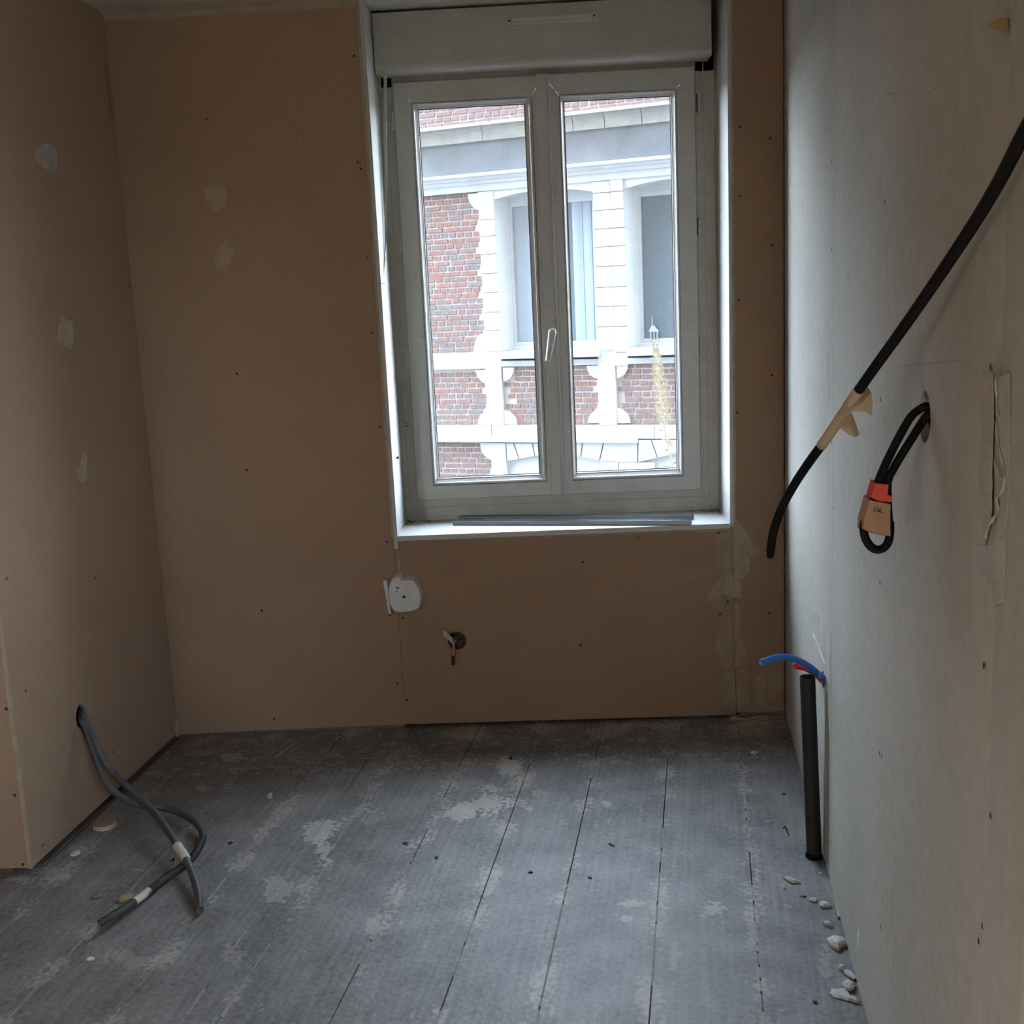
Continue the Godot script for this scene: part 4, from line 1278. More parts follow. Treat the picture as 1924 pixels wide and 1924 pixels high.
func build_floor_things() -> void:
	var s: SurfaceTool
	# ---- two grey conduits from the hole in the beige wall
	var inn = on_frame(F_LEFT, 150, 1340, -0.05)
	var PA = [inn, on_frame(F_LEFT, 152, 1352, 0.004), on_frame(F_LEFT, 164, 1378, 0.030), on_frame(F_LEFT, 183, 1430, 0.065), on_frame(F_LEFT, 197, 1464, 0.085), on_frame(F_LEFT, 217, 1489, 0.110), on_floor(245, 1507, 0.052), on_floor(273, 1515, 0.038), on_floor(305, 1517, 0.028), on_floor(340, 1528, 0.026), on_floor(368, 1546, 0.024), on_floor(381, 1567, 0.020), on_floor(376, 1588, 0.014), on_floor(361, 1611, 0.0115), on_floor(338, 1631, 0.0105), on_floor(308, 1652, 0.011), on_floor(266, 1685, 0.016), on_floor(226, 1712, 0.024), on_floor(188, 1735, 0.030)]
	var a = thing("grey_conduit", on_floor(308, 1655))
	tag(a, "grey corrugated conduit looping on the floor with one tape band", "conduit", "conduits from the beige wall")
	s = mk(true)
	corrugated(s, PA, 0.0098)
	put(s, "tube", M.conduit, a)
	s = mk(true)
	tube(s, spline([on_floor(279, 1674, 0.0145), on_floor(266, 1685, 0.016), on_floor(252, 1694.5, 0.019)], 0.008), 0.0106, 14)
	put(s, "tape_band", M.tape_pale, a)
	var QA = [inn + Vector3(0, 0.016, -0.006), on_frame(F_LEFT, 155, 1340, 0.006), on_frame(F_LEFT, 172, 1378, 0.045), on_frame(F_LEFT, 192, 1422, 0.090), on_frame(F_LEFT, 210, 1448, 0.115), on_floor(235, 1475, 0.100), on_floor(266, 1503, 0.068), on_floor(291, 1528, 0.056), on_floor(315, 1560, 0.048), on_floor(333, 1588, 0.042), on_floor(350, 1617, 0.036), on_floor(363, 1647, 0.026), on_floor(372, 1680, 0.018), on_floor(375, 1710, 0.0125)]
	var b = thing("grey_conduit", on_floor(372, 1690))
	tag(b, "straighter grey conduit with pale tape knot crossing over the loop", "conduit", "conduits from the beige wall")
	s = mk(true)
	corrugated(s, QA, 0.0098)
	put(s, "tube", M.conduit, b)
	s = mk(true)
	tube(s, spline([on_floor(333, 1589, 0.042), on_floor(341, 1601, 0.039), on_floor(350, 1616, 0.036)], 0.006), func(i, n): return 0.0128 + 0.0012 * sin(i * 1.7), 14)
	put(s, "tape_knot", M.tape_pale, b)
	s = mk()
	var k0 = on_floor(334, 1600, 0.034); var k1 = on_floor(327, 1626, 0.012); var k2 = on_floor(340, 1614, 0.024); var k3 = on_floor(331, 1588, 0.036)
	face(s, [k3, k0, k1, k2], Vector3(0.3, 1, 1))
	face(s, [k3 - Vector3(0, 0.0007, 0), k0 - Vector3(0, 0.0007, 0), k1 - Vector3(0, 0.0007, 0), k2 - Vector3(0, 0.0007, 0)], Vector3(-0.3, -1, -1))
	put(s, "tape_tail", M.tape, b)

	# ---- round cut-out from the boards
	s = mk()
	var dc = on_floor(197, 1553)
	extrude(s, circle(Vector2.ZERO, 0.033, 26, 0.0006), Transform3D(Basis(Vector3.RIGHT, Vector3.FORWARD, Vector3.UP), Vector3.ZERO), 0.0, 0.0125, [], 0.001)
	var dnode = thing("plasterboard_disc", dc)
	tag(dnode, "round plasterboard cut-out lying at the foot of the beige wall", "disc")
	s.generate_normals()
	var dm = MeshInstance3D.new()
	dm.mesh = s.commit(); dm.material_override = M.gypsum; dm.name = "core"
	dnode.add_child(dm)
	s = mk()
	extrude(s, circle(Vector2.ZERO, 0.0325, 26, 0.0004), Transform3D(Basis(Vector3.RIGHT, Vector3.FORWARD, Vector3.UP), Vector3.ZERO), 0.0125, 0.0131)
	s.generate_normals()
	dm = MeshInstance3D.new()
	dm.mesh = s.commit(); dm.material_override = M.kraft; dm.name = "paper_face"
	dnode.add_child(dm)

	# ---- loose bits; pixel, half length px, half width px, height m, turn, material, label
	var bits = [
		["plaster_flake", 1488, 1656, 8, 9, 0.008, 0.9, "flake", "chipped white plaster flake lying alone by the dark waste pipe"],
		["plaster_flake", 1472, 1667, 3, 6, 0.004, 0.1, "flake", "slim white plaster sliver beside the chipped flake"],
		["plaster_flake", 1528, 1692, 8, 5, 0.006, 0.3, "flake", "small white plaster crumb touching an oval flake"],
		["plaster_flake", 1549, 1701, 14, 8, 0.009, 0.2, "flake", "oval plaster flake beside the pale wall"],
		["plaster_flake", 1557, 1739, 7, 7, 0.010, 0.5, "flake", "knobbly plaster crumb against the pale wall"],
		["plaster_flake", 1573, 1774, 20, 13, 0.014, -0.3, "flake", "large cratered plaster lump against the pale wall"],
		["plaster_flake", 1582, 1820, 10, 7, 0.008, 0.1, "flake", "oval plaster flake overlapping a long flake by the wall"],
		["plaster_flake", 1596, 1832, 9, 13, 0.007, 0.4, "flake", "long plaster flake leaning at the wall foot"],
		["plaster_flake", 1580, 1869, 20, 14, 0.006, -0.5, "flake", "big flat pointed plaster flake by the pale wall"],
		["plaster_flake", 1597, 1855, 14, 10, 0.012, 0.3, "flake", "crumpled plaster lump behind the pointed flake"],
		["plaster_flake", 1602, 1880, 8, 9, 0.008, 0.8, "flake", "curved plaster chip between pointed flake and wall"],
		["plaster_flake", 1542, 1642, 4, 3, 0.004, 0.3, "flake", "tiny plaster crumb just below the waste pipe"],
		["plaster_crumb", 508, 1498, 5, 5, 0.012, 0.4, "flake", "small plaster pebble alone on the shaded boards"],
		["plaster_crumb", 170, 1803, 8, 4, 0.005, 0.3, "flake", "white plaster chip on the boards before the conduit ends"],
		["plaster_crumb", 142, 1604, 8, 5, 0.008, 0.3, "flake", "pale crumb between the floor track and the plank joint"],
		["plaster_crumb", 1418, 1416, 8, 4, 0.008, 0.2, "flake", "pale crumb on the shaded boards below blue pipe"],
		["dried_leaf", 182, 1684, 10, 5, 0.006, 0.3, "leaf_brown", "rusty brown dried leaf bit near the taped conduit"],
		["foam_crumb", 236, 1689, 15, 8, 0.010, 0.4, "foam", "yellowish foam crumb behind the taped conduit"],
		["dark_chip", 820, 1611, 4, 3, 0.003, 0.3, "screw", "small dark chip lying on the middle plank"],
		["dark_chip", 997, 1639, 5, 3, 0.004, 0.1, "track", "grey chip lying beside a long crack line"],
		["dark_chip", 1149, 1588, 3, 4, 0.003, 0.6, "screw", "round black chip on the bluish planks"],
		["dark_chip", 1108, 1649, 4, 3, 0.003, 0.6, "screw", "black chip near the thin filled joint"],
		["dark_chip", 763, 1585, 6, 3, 0.003, -0.4, "screw", "dark splinter chip near the stained joint"],
		["dark_chip", 960, 1424, 3, 3, 0.003, 0.0, "screw", "dark speck at the edge of the star-shaped stain"],
		["dark_chip", 433, 1584, 4, 3, 0.004, -0.3, "screw", "dark chip to the side of the conduit loop"],
		["dark_chip", 1532, 1883, 4, 3, 0.005, 0.3, "track", "small grey crumb near the pointed plaster flake"],
		["dark_chip", 1472, 1492, 4, 2, 0.003, -0.3, "screw", "flat black chip near the foot of the waste pipe"],
	]
	for q in bits:
		var c = on_floor(q[1], q[2])
		var ex = on_floor(q[1] + q[3], q[2])
		var ez = on_floor(q[1], q[2] + q[4])
		var o = thing(q[0], c)
		tag(o, q[8], {"plaster_flake": "plaster flake", "plaster_crumb": "plaster crumb", "dried_leaf": "leaf", "foam_crumb": "foam crumb", "dark_chip": "chip"}[q[0]], {"plaster_flake": "plaster flakes along the pale wall", "plaster_crumb": "plaster crumbs on the floorboards", "dark_chip": "dark chips on the floorboards"}.get(q[0], ""))
		s = mk()
		lump_shape(s, c, absf(ex.x - c.x), absf(ez.z - c.z) * 0.9, q[5], q[6])
		put(s, "body", M[q[7]], o)
	# thin stick, hook and nail
	s = mk(true)
	tube(s, PackedVector3Array([on_floor(517, 1423, 0.002), on_floor(541, 1406, 0.004), on_floor(566, 1389, 0.003)]), 0.0014, 6)
	tag(put(s, "wood_splinter", M.wood_light, null), "thin pale splinter lying slantwise on the shaded boards", "splinter")
	s = mk(true)
	tube(s, spline([on_floor(1472, 1556, 0.002), on_floor(1475, 1553, 0.003), on_floor(1477, 1557, 0.003), on_floor(1482, 1569, 0.002)], 0.004), 0.0016, 7)
	tag(put(s, "wire_hook", M.black, null), "tiny bent black wire hook on the boards near waste pipe", "wire")
	s = mk(true)
	tube(s, PackedVector3Array([on_floor(1502, 1684, 0.002), on_floor(1513, 1684, 0.002), on_floor(1514.5, 1684, 0.002)]), func(i, n): return [0.0008, 0.0018, 0.003][i], 7)
	tag(put(s, "nail", M.screw, null), "small dark screw beside the oval plaster flake", "screw")
	s = mk(true)
	tube(s, PackedVector3Array([on_floor(320, 1618, 0.004), on_floor(326, 1614, 0.006), on_floor(333, 1609, 0.008)]), func(i, n): return [0.0008, 0.0030, 0.0036][i], 7)
	tag(put(s, "dark_splinter", M.screw, null), "dark pointed splinter beside the tape knot on conduit", "splinter")

# ---------------------------------------------------------------- across the street
func fq(px: float, py: float) -> Vector2:
	return loc(F_FAC, px, py)

func fbox(parent: Node3D, called: String, m: Material, x0: float, y0: float, x1: float, y1: float, z0: float, z1: float, ch := 0.004) -> MeshInstance3D:
	var s = mk()
	bx(s, Vector3(x0, y0, z0), Vector3(x1, y1, z1), F_FAC, ch)
	return put(s, called, m, parent)

func build_house() -> void:
	var h = thing("townhouse", F_FAC * Vector3(0, -4.4, 0))
	tag(h, "white and red brick townhouse seen through the window panes", "house")
	# measured heights on the facade
	var y_cor_t = 3.56; var y_cor_b = fq(880, 269).y
	var y_led_t = 2.993; var y_led_b = fq(850, 364.5).y
	var y_b1 = fq(814, 664).y; var y_b2 = fq(817, 694.7).y
	var y_b3 = fq(822, 798.5).y; var y_b4 = fq(824, 822).y; var y_b5 = fq(826, 831).y
	# pilaster edges
	var p1l = fq(907, 520).x; var p1r = fq(936, 520).x
	var p2l = fq(1120, 520).x; var p2m = fq(1153, 520).x; var p2r = fq(1177, 520).x
	var w1l = p1r; var w1r = p2l
	var w2l = p2r; var w2r = w2l + (w1r - w1l)
	var l1l = fq(916, 745).x; var l1r = fq(946, 745).x
	var l2l = fq(1126, 745).x; var l2r = fq(1159, 745).x
	var U0 = -5.0; var U1 = 5.5
	# ---- carcass: slabs round the two window openings
	fbox(h, "wall", M.mortar, U0, y_b4, w1l, y_led_t, -0.35, -0.012, 0.0)
	fbox(h, "wall", M.mortar, w1l, y_b4, w1r, y_b2 + 0.06, -0.35, -0.012, 0.0)
	fbox(h, "wall", M.mortar, w1r, y_b4, w2l, y_led_t, -0.35, -0.012, 0.0)
	fbox(h, "wall", M.mortar, w2l, y_b4, w2r, y_b2 + 0.06, -0.35, -0.012, 0.0)
	fbox(h, "wall", M.mortar, w2r, y_b4, U1, y_led_t, -0.35, -0.012, 0.0)
	fbox(h, "wall", M.mortar, U0, -4.4, p1l + 0.02, y_b4, -0.35, -0.012, 0.0)
	fbox(h, "wall", M.stone, p1l + 0.02, -4.4, U1, y_b4, -0.35, -0.02, 0.0)
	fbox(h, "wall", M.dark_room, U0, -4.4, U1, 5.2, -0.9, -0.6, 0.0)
	fbox(h, "wall", M.mortar, U0, y_led_t, U1, 5.0, -0.35, -0.012, 0.0)
	fbox(h, "frieze", M.render, U0, y_led_t, U1, y_cor_b + 0.03, -0.02, 0.02, 0.0)
	# ---- moulded ledges, built of straight lengths
	for q in [["cornice", M.stone_old, [Vector2(0.0, y_cor_b), Vector2(0.05, y_cor_b + 0.005), Vector2(0.06, y_cor_b + 0.12), Vector2(0.10, y_cor_b + 0.14), Vector2(0.10, y_cor_b + 0.17), Vector2(0.13, y_cor_b + 0.19), Vector2(0.15, y_cor_t - 0.03), Vector2(0.15, y_cor_t - 0.005), Vector2(0.0, y_cor_t + 0.03)], [-5.0, -2.2, -0.72, 0.02, 0.42, 0.80, 1.24, 2.1, 5.5]], ["ledge", M.stone, [Vector2(0.0, y_led_b), Vector2(0.04, y_led_b), Vector2(0.045, y_led_b + 0.08), Vector2(0.065, y_led_b + 0.085), Vector2(0.07, y_led_b + 0.125), Vector2(0.095, y_led_b + 0.13), Vector2(0.10, y_led_b + 0.155), Vector2(0.13, y_led_b + 0.165), Vector2(0.14, y_led_t - 0.03), Vector2(0.14, y_led_t - 0.01), Vector2(0.0, y_led_t + 0.02)], [-5.0, -2.4, 0.0, 2.4, 5.5]]]:
		var xs: Array = q[3]
		for i in xs.size() - 1:
			var s = mk()
			var FU = F_FAC * Transform3D(Basis(Vector3(0, 0, 1), Vector3(0, 1, 0), Vector3(-1, 0, 0)), Vector3(xs[i + 1] - 0.004, 0, 0))
			extrude(s, PackedVector2Array(q[2]), FU, 0.0, xs[i + 1] - xs[i] - 0.008)
			put(s, q[0], q[1], h)
	# ---- flat bands
	for q in [[U0, w1l], [w1r - 0.0, w2l], [w2r, U1]]:
		fbox(h, "band", M.stone, q[0], y_b2, q[1], y_b1, -0.02, 0.030)
	fbox(h, "band", M.stone, w1l, y_b2 + 0.02, w1r, y_b2 + 0.09, -0.02, 0.030)
	fbox(h, "band", M.stone, w2l, y_b2 + 0.02, w2r, y_b2 + 0.09, -0.02, 0.030)
	for i in 5:
		fbox(h, "band", M.stone, lerpf(U0, U1, i / 5.0) + 0.003, y_b4, lerpf(U0, U1, (i + 1) / 5.0) - 0.003, y_b3, -0.02, 0.030)
	fbox(h, "drip_ledge", M.stone, U0, y_b5 + 0.012, fq(1200, 827).x, y_b4 + 0.012, -0.02, 0.065, 0.006)
	# ---- pilasters of stone blocks
	var ys1 = [y_led_b, fq(918, 413).y, fq(918, 444).y, fq(918, 478).y, fq(920, 514).y, fq(920, 550).y, fq(922, 587).y, fq(924, 621).y, y_b1]
	for i in ys1.size() - 1:
		fbox(h, "stone_block", M.stone, p1l, ys1[i + 1] + 0.003, p1r, ys1[i] - 0.003, -0.05, 0.030, 0.005)
	var ys2 = [y_led_b, fq(1140, 362).y, fq(1140, 395).y, fq(1140, 430).y, fq(1140, 464).y, fq(1140, 501).y, fq(1140, 540).y, fq(1142, 576).y, fq(1144, 614).y, fq(1145, 662).y]
	for i in ys2.size() - 1:
		fbox(h, "stone_block", M.stone, p2l, ys2[i + 1] + 0.003, p2m - 0.003, ys2[i] - 0.003, -0.05, 0.030, 0.005)
		fbox(h, "stone_block", M.stone, p2m + 0.002, ys2[i + 1] + 0.003, p2r, ys2[i] - 0.003, -0.05, 0.042, 0.005)
	fbox(h, "pilaster", M.stone, p2l, y_b1 - 0.2, p2r - 0.0, fq(1145, 662).y, -0.05, 0.032)
	fbox(h, "pilaster", M.stone, l1l, y_b3, l1r, y_b2 + 0.02, -0.02, 0.034)
	fbox(h, "pilaster", M.stone, l2l, y_b3, l2r, y_b2 + 0.02, -0.02, 0.034)
	fbox(h, "pilaster", M.stone, fq(924, 850).x, -1.6, fq(952, 850).x, y_b5, -0.02, 0.030)
	var w3 = w2r
	fbox(h, "pilaster", M.stone, w3, y_b3, w3 + (p2r - p2l), y_led_b, -0.05, 0.030)
	# ---- quarter discs in the brick panels: centre px, rx px, ry px, quadrant
	for q in [[904, 362, 25, 34, 2], [914, 662, 23, 37, 1], [916, 694, 22, 26, 2], [919, 798, 20, 26, 1], [945, 690, 22, 27, 3], [948, 798, 25, 27, 0], [1126, 686, 24, 26, 2], [1127, 795, 22, 26, 1], [1158, 684, 23, 27, 3], [1160, 795, 25, 28, 0], [924, 831, 22, 33, 2]]:
		var c = fq(q[0], q[1])
		var rx = absf(fq(q[0] + q[2], q[1]).x - c.x)
		var ry = absf(fq(q[0], q[1] + q[3]).y - c.y)
		var a0: float = q[4] * PI / 2.0
		var poly = PackedVector2Array([c])
		for i in 13:
			var aa = a0 + PI / 2.0 * i / 12.0
			poly.append(c + Vector2(cos(aa) * rx, sin(aa) * ry))
		var s = mk()
		extrude(s, poly, F_FAC, -0.02, 0.020, [], 0.004)
		put(s, "corner_quadrant", M.stone, h)
	# ---- the windows
	var wi = 0
	for q in [[w1l, w1r], [w2l, w2r]]:
		var xa: float = q[0]; var xb: float = q[1]
		var yt = fq(1025, 356).y if wi == 0 else fq(1230, 338).y
		yt = fq(1025, 356).y
		var yb = fq(1020, 657).y
		var sp = 0.07      # springing lower than the crown
		# arched head: stone above the opening
		var head = PackedVector2Array([Vector2(xa, y_led_b), Vector2(xa, yt - sp)])
		for i in 11:
			var t = i / 10.0
			head.append(Vector2(lerpf(xa, xb, t), yt - sp + sp * (1.0 - pow(2.0 * t - 1.0, 2.0))))
		head.append(Vector2(xb, y_led_b))
		var s = mk()
		extrude(s, head, F_FAC, -0.20, 0.022)
		put(s, "arch_head", M.stone, h)
		# splayed reveals
		var r0 = 0.105
		for sd in [[xa, 1.0], [xb, -1.0]]:
			s = mk()
			var e: float = sd[0]
			var g: float = sd[1] * (r0 if sd[1] > 0.0 else 0.05)
			var FT = F_FAC * Transform3D(Basis(Vector3(1, 0, 0), Vector3(0, 0, -1), Vector3(0, 1, 0)), Vector3(0, yb, 0))
			extrude(s, PackedVector2Array([Vector2(e, -0.015), Vector2(e, 0.3), Vector2(e + g, 0.3), Vector2(e + g, 0.16), Vector2(e + g * 0.75, 0.13)]), FT, 0.0, yt - sp - yb + 0.02)
			put(s, "reveal", M.stone, h)
		# casement
		var fa = xa + r0 - 0.02; var fb = xb - 0.03
		var yb2 = yb + 0.03; var yt2 = yt - 0.10
		s = mk()
		var FW = F_FAC * Transform3D(Basis.IDENTITY, Vector3(0, 0, -0.17))
		ring(s, FW, fa, yb2, fb, yt2, [Vector2(0, -0.05), Vector2(0, 0.0), Vector2(0.05, 0.0), Vector2(0.055, -0.01), Vector2(0.055, -0.05)])
		var wf = put(s, "window", M.stone, h)
		s = mk()
		bx(s, Vector3(fa, yt2 - 0.01, -0.05), Vector3(fb, yt + 0.02, -0.005), FW)
		put(s, "head_panel", M.stone, wf)
		s = mk()
		bx(s, Vector3(fa + 0.05, yb2 + 0.05, -0.045), Vector3(fb - 0.05, yt2 - 0.05, -0.040), FW)
		put(s, "pane", M.house_pane, wf)
		# sill
		s = mk()
		var ys = fq(1030, 672).y
		bx(s, Vector3(xa + (0.015 if wi == 0 else 0.01), ys, -0.2), Vector3(xb + 0.025, yb - 0.005, 0.11), F_FAC, 0.008)
		bx(s, Vector3(xa + 0.02, yb - 0.01, -0.2), Vector3(xb - 0.01, yb + 0.035, -0.14), F_FAC, 0.004)
		put(s, "sill", M.stone, h)
		# net curtain hanging just in front of the dark room, seen in the pane
		if wi == 0:
			s = mk(true)
			var n = 46
			for i in n:
				var ua = lerpf(fa + 0.055, fb - 0.06, i / float(n)); var ub = lerpf(fa + 0.055, fb - 0.06, (i + 1) / float(n))
				var za = -0.2085 + 0.004 * sin(i * 0.9) + 0.003 * sin(i * 0.37); var zb = -0.2085 + 0.004 * sin((i + 1) * 0.9) + 0.003 * sin((i + 1) * 0.37)
				face(s, [F_FAC * Vector3(ua, yb2 + 0.055, za), F_FAC * Vector3(ub, yb2 + 0.055, zb), F_FAC * Vector3(ub, yt2 - 0.055, zb), F_FAC * Vector3(ua, yt2 - 0.055, za)], F_FAC.basis.z)
			put(s, "curtain", M.curtain, wf)
		wi += 1
	# ---- voussoirs of the ground floor arches, with open joints
	for q in [[[952, 832], [966, 832], [976, 862], [954, 866]], [[967, 832], [1001, 832], [1006, 856], [977, 862]], [[1002, 832], [1048, 831], [1048, 853], [1007, 856]], [[1049, 831], [1095, 831], [1092, 858], [1049, 853]], [[1096, 831], [1135, 830], [1127, 865], [1093, 858]], [[1136, 830], [1199, 831], [1199, 868], [1165, 868], [1128, 866]], [[1200, 826], [1224, 826], [1236, 860], [1200, 868]], [[1225, 826], [1275, 826], [1275, 850], [1237, 860]]]:
		var s = mk()
		var l = locs(F_FAC, q)
		var c = Vector2.ZERO
		for p in l: c += p
		c /= l.size()
		for i in l.size(): l[i] = l[i] + (c - l[i]).normalized() * 0.0008
		extrude(s, l, F_FAC, -0.03, 0.026, [], 0.004)
		put(s, "voussoir", M.stone, h)
	fbox(h, "pilaster", M.stone, fq(1131, 880).x, -1.7, fq(1163, 880).x, fq(1140, 867.5).y, -0.03, 0.026)
	fbox(h, "pilaster", M.stone, fq(1164, 880).x, -1.7, fq(1230, 880).x, fq(1200, 868.5).y, -0.03, 0.022)
	# ---- bricks
	var meshes = []
	for k in 8:
		var ln = 0.200 if k < 4 else 0.090
		var s = mk()
		var c8 = []
		var hx = ln / 2; var hy = 0.0242
		var j = 0.004
		for sg in [[-1, -1], [1, -1], [1, 1], [-1, 1]]:
			c8.append(Vector2(sg[0] * hx + rng.randf_range(-j, j), sg[1] * hy + rng.randf_range(-j, j)))
		extrude(s, PackedVector2Array(c8), Transform3D.IDENTITY, -0.014, 0.0, [], 0.004)
		s.generate_normals()
		meshes.append(s.commit())
	var course = 0.0665
	var spots = []
	var regs = [[U0, y_b1, p1l, y_led_b], [U0, y_b3, l1l, y_b2], [l1r, y_b3, l2l, y_b2 + 0.04], [l2r, y_b3, U1, y_b2 + 0.06], [U0, -1.6, fq(923, 850).x, y_b5], [U0, y_cor_t + 0.005, U1, 4.45]]
	for r in regs:
		var row = 0
		var y: float = r[1] + course * 0.5
		if r[1] < -1.0:
			y = r[3] - course * 0.5 - course * int((r[3] - r[1]) / course)
		while y < r[3] - 0.01:
			var hd = row % 2 == 1
			var pitch = 0.109 if hd else 0.218
			var x: float = r[2] - pitch * (0.5 if (row % 4 < 2) else 0.85)
			while x > r[0]:
				if x - pitch * 0.4 > r[0]:
					spots.append([Vector3(x, y + rng.randf_range(-0.003, 0.003), rng.randf_range(-0.003, 0.002)), hd])
				x -= pitch + rng.randf_range(-0.004, 0.004)
			y += course
			row += 1
	var rest = mk()
	var nvis = 0
	for sp in spots:
		var p: Vector3 = F_FAC * sp[0]
		var q = to_px(p)
		var vis = q.y > 185 and q.y < 900 and ((q.x > 780 and q.x < 1018) or (q.x > 1056 and q.x < 1276))
		var mi = rng.randi() % 4 + (4 if sp[1] else 0)
		var t = Transform3D(F_FAC.basis * Basis(Vector3(0, 0, 1), rng.randf_range(-0.02, 0.02)), p)
		if vis and nvis < 300:
			var o = MeshInstance3D.new()
			o.mesh = meshes[mi]
			o.material_override = M.bricks[rng.randi() % M.bricks.size()]
			o.name = "brick"
			h.add_child(o, true)
			o.transform = Transform3D(t.basis, p - h.position)
			nvis += 1
		elif absf(sp[0].x) < 4.6:
			rest.append_from(meshes[mi], 0, t)
	var ro = put(rest, "bricks_beyond", M.bricks[1], h, false)
	ro.set_meta("kind", "stuff")
	print("bricks ", spots.size(), " visible ", nvis)
	# ---- ornament standing in the second window
	var orn = thing("garden_lantern", F_FAC * Vector3(fq(1222, 640).x, fq(1222, 640).y, -0.155))
	tag(orn, "small white pagoda ornament in window of house opposite", "ornament")
	var oc = fq(1222, 638)
	var sc = 1.0 / 154.0
	var o2 = mk()
	for dx in [-6.0, 0.0, 6.0]:
		bx(o2, Vector3(oc.x + (dx - 0.9) * sc, oc.y, -0.160), Vector3(oc.x + (dx + 0.9) * sc, oc.y + 14 * sc, -0.150), F_FAC)
	put(o2, "posts", M.stone, orn)
	o2 = mk()
	extrude(o2, PackedVector2Array([Vector2(oc.x - 10 * sc, oc.y + 13 * sc), Vector2(oc.x + 10 * sc, oc.y + 13 * sc), Vector2(oc.x + 5 * sc, oc.y + 18 * sc), Vector2(oc.x + 1 * sc, oc.y + 24 * sc), Vector2(oc.x - 4 * sc, oc.y + 24 * sc), Vector2(oc.x - 7 * sc, oc.y + 18 * sc)]), F_FAC, -0.166, -0.144)
	put(o2, "roof", M.stone, orn)
	o2 = mk()
	bx(o2, Vector3(oc.x - 3.2 * sc, oc.y + 24 * sc, -0.157), Vector3(oc.x - 2 * sc, oc.y + 40 * sc, -0.153), F_FAC)
	put(o2, "finial", M.stone, orn)
	# ---- street front made oversized to keep sky and sunlight off the house opposite
	var of = mk()
	bx(of, Vector3(-60, -4.4, -4.46), Vector3(-0.60, 24, -4.25))
	bx(of, Vector3(0.65, -4.4, -4.46), Vector3(16, 24, -4.25))
	bx(of, Vector3(-0.60, -4.4, -4.46), Vector3(0.65, 0.60, -4.25))
	bx(of, Vector3(-0.60, 2.30, -4.46), Vector3(0.65, 24, -4.25))
	var ofo = put(of, "wall_exterior_shade", M.masonry)
	ofo.set_meta("kind", "structure"); ofo.set_meta("label", "unseen brown street front raised and widened to shade the house opposite")
	# ---- street
	var g = mk()
	bx(g, Vector3(-30, -4.7, -40), Vector3(30, -4.4, 10))
	var go = put(g, "ground", M.asphalt)
	go.set_meta("kind", "structure"); go.set_meta("label", "grey street between the houses")

func build_weed() -> void:
	# dried weed growing on the outer sill
	var zz = -4.40
	var root = on_z(1266, 890, zz)
	root.y = 0.69
	var w = thing("dried_weed", root)
	tag(w, "tall dried straw-coloured weed growing outside the window", "weed")
	var st = [root, on_z(1262, 870, zz), on_z(1252, 830, zz), on_z(1247, 790, zz + 0.01), on_z(1242, 740, zz + 0.01), on_z(1236, 690, zz), on_z(1230, 640, zz)]
	var p = spline(st, 0.006)
	var s = mk(true)
	tube(s, p, func(i, n): return lerpf(0.0032, 0.0010, i / float(n)), 7)
	put(s, "stem", M.weed, w)
	# feathery seed head: many small curled bracts
	s = mk()
	var n = p.size()
	for k in 3000:
		var t = rng.randf_range(0.30, 1.0)
		var c = p[int(t * (n - 1))]
		var wd = 0.030 * (1.0 - pow(absf(t - 0.55) / 0.50, 1.6) * 0.85)
		var a = rng.randf() * TAU
		var d = Vector3(cos(a), rng.randf_range(-0.2, 0.9), sin(a)).normalized()
		var rr = maxf(0.002, wd * sqrt(rng.randf()))
		var b = c + Vector3(d.x * rr, d.y * rr * 0.5, d.z * rr)
		var ln = rng.randf_range(0.004, 0.011)
		var e = b + (d + Vector3(rng.randf_range(-0.5, 0.5), rng.randf_range(-0.3, 0.6), rng.randf_range(-0.5, 0.5))).normalized() * ln
		var sd = (e - b).cross(Vector3(rng.randf_range(-1, 1), rng.randf_range(-1, 1), 1)).normalized() * 0.0014
		face(s, [b - sd, b + sd, e], Vector3(0, 0, 1))
	var so = put(s, "seed_head", M.weed, w)
	so.set_meta("kind", "stuff")
	for k in 16:
		var t = 0.03 + k * 0.021
		var c = p[int(t * (n - 1))]
		s = mk()
		var a = rng.randf() * TAU
		var d = Vector3(cos(a) * (1.0 if k % 2 == 0 else -1.0), rng.randf_range(-0.2, 0.6), sin(a) * 0.5).normalized()
		var ln = rng.randf_range(0.020, 0.040)
		var sd = d.cross(Vector3(0, 0, 1)).normalized() * 0.0026
		var m1 = c + d * ln * 0.5 + Vector3(0, 0.002, 0)
		var e = c + d * ln + Vector3(0, -0.008, 0.004)
		face(s, [c, m1 - sd, e, m1 + sd], Vector3(0, 0, 1))
		put(s, "leaf", M.weed_leaf if k % 2 == 0 else M.weed, w)

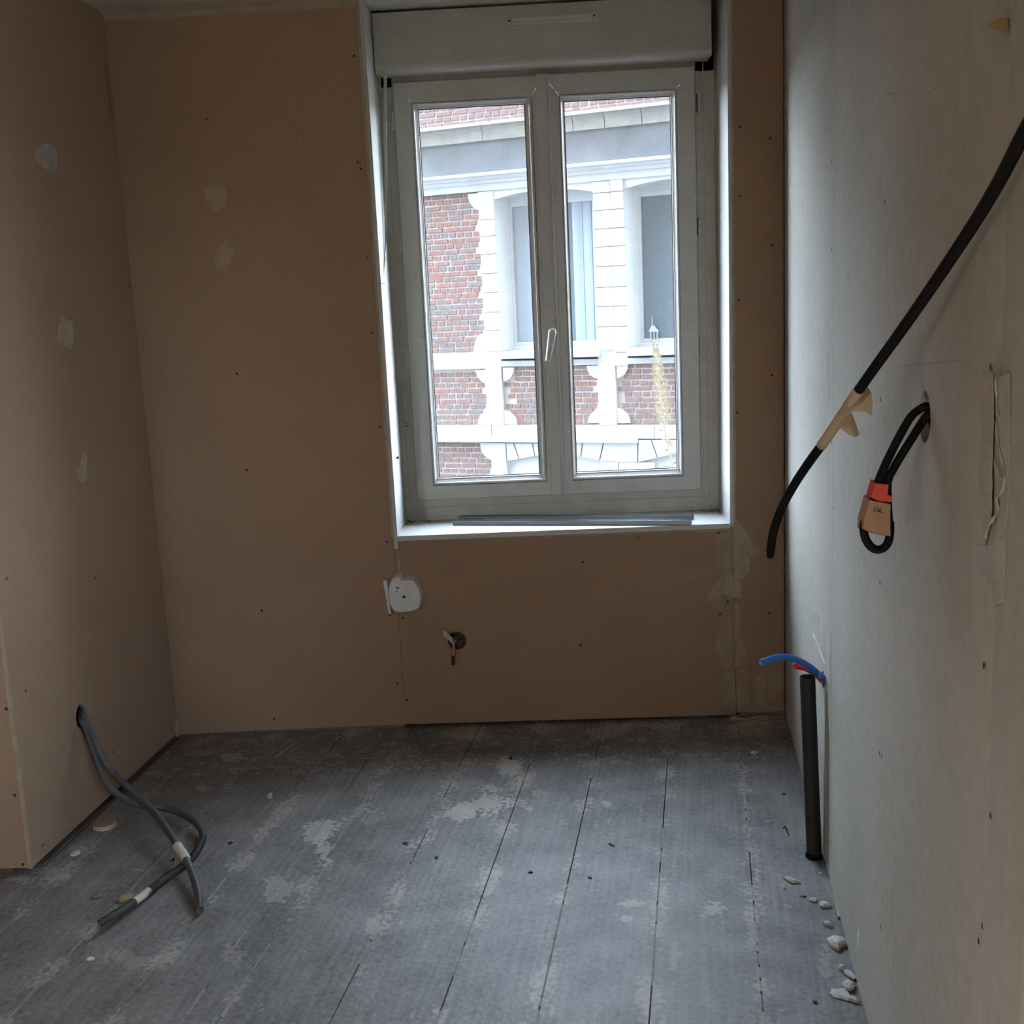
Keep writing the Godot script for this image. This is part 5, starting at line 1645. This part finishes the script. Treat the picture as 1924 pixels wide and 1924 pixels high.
# ---------------------------------------------------------------- main
func _ready() -> void:
	rng.seed = 7
	# ---- camera
	var cam = Camera3D.new()
	cam.name = "camera"
	add_child(cam)
	cam.rotation = Vector3(PITCH, YAW, ROLL)
	cam.position = Vector3(0, CAM_H, 0)
	cam.fov = rad_to_deg(2.0 * atan(962.0 / FPX))
	cam.near = 0.05
	cam_basis = Basis.from_euler(Vector3(PITCH, YAW, ROLL))
	# ---- bright overcast sky, lighting the room along with the added sunlight
	var env = Environment.new()
	env.background_mode = Environment.BG_SKY
	var sky = Sky.new()
	var sm = ProceduralSkyMaterial.new()
	sm.sky_top_color = Color(0.83, 0.91, 1.0)
	sm.sky_horizon_color = Color(0.90, 0.95, 1.0)
	sm.ground_bottom_color = Color(0.5, 0.5, 0.5)
	sm.ground_horizon_color = Color(0.6, 0.62, 0.64)
	sm.sky_energy_multiplier = 8.0
	sky.sky_material = sm
	env.sky = sky
	env.tonemap_mode = Environment.TONE_MAPPER_LINEAR
	env.tonemap_exposure = 0.27
	env.sdfgi_enabled = true
	env.ssao_enabled = true
	env.ssil_enabled = true
	var we = WorldEnvironment.new()
	we.name = "environment"
	we.environment = env
	add_child(we)
	# ---- strong sunlight added as fill, entering only by the added windows behind the camera
	var fill_sun = DirectionalLight3D.new()
	fill_sun.name = "fill_sun"
	add_child(fill_sun)
	fill_sun.look_at_from_position(Vector3(4.0, 5.0, 6.0), Vector3.ZERO)
	fill_sun.light_color = Color(1.0, 0.97, 0.92)
	fill_sun.light_energy = 1550.0
	fill_sun.light_angular_distance = 3.0
	fill_sun.shadow_enabled = true
	# ---- frames of the planes
	F_BACK = Transform3D(Basis.IDENTITY, Vector3(0, 0, -D))
	F_RIGHT = Transform3D(Basis(Vector3(sin(AR), 0, cos(AR)), Vector3.UP, Vector3(-cos(AR), 0, sin(AR))), Vector3(XR, 0, -D))
	F_LEFT = Transform3D(Basis(Vector3(-sin(AL), 0, -cos(AL)), Vector3.UP, Vector3(cos(AL), 0, -sin(AL))), Vector3(XL, 0, -D))
	F_RET = Transform3D(Basis.IDENTITY, Vector3(XL + tan(AL) * (ZC + D), 0, ZC))
	var ta = deg_to_rad(21.0)
	F_FAC = Transform3D(Basis(Vector3(cos(ta), 0, sin(ta)), Vector3.UP, Vector3(-sin(ta), 0, cos(ta))), Vector3(0, 0, -14.0))
	make_materials()
	make_floor_material()
	build_shell()
	build_window()
	build_house()
	build_weed()
	build_wall_things()
	build_floor_things()
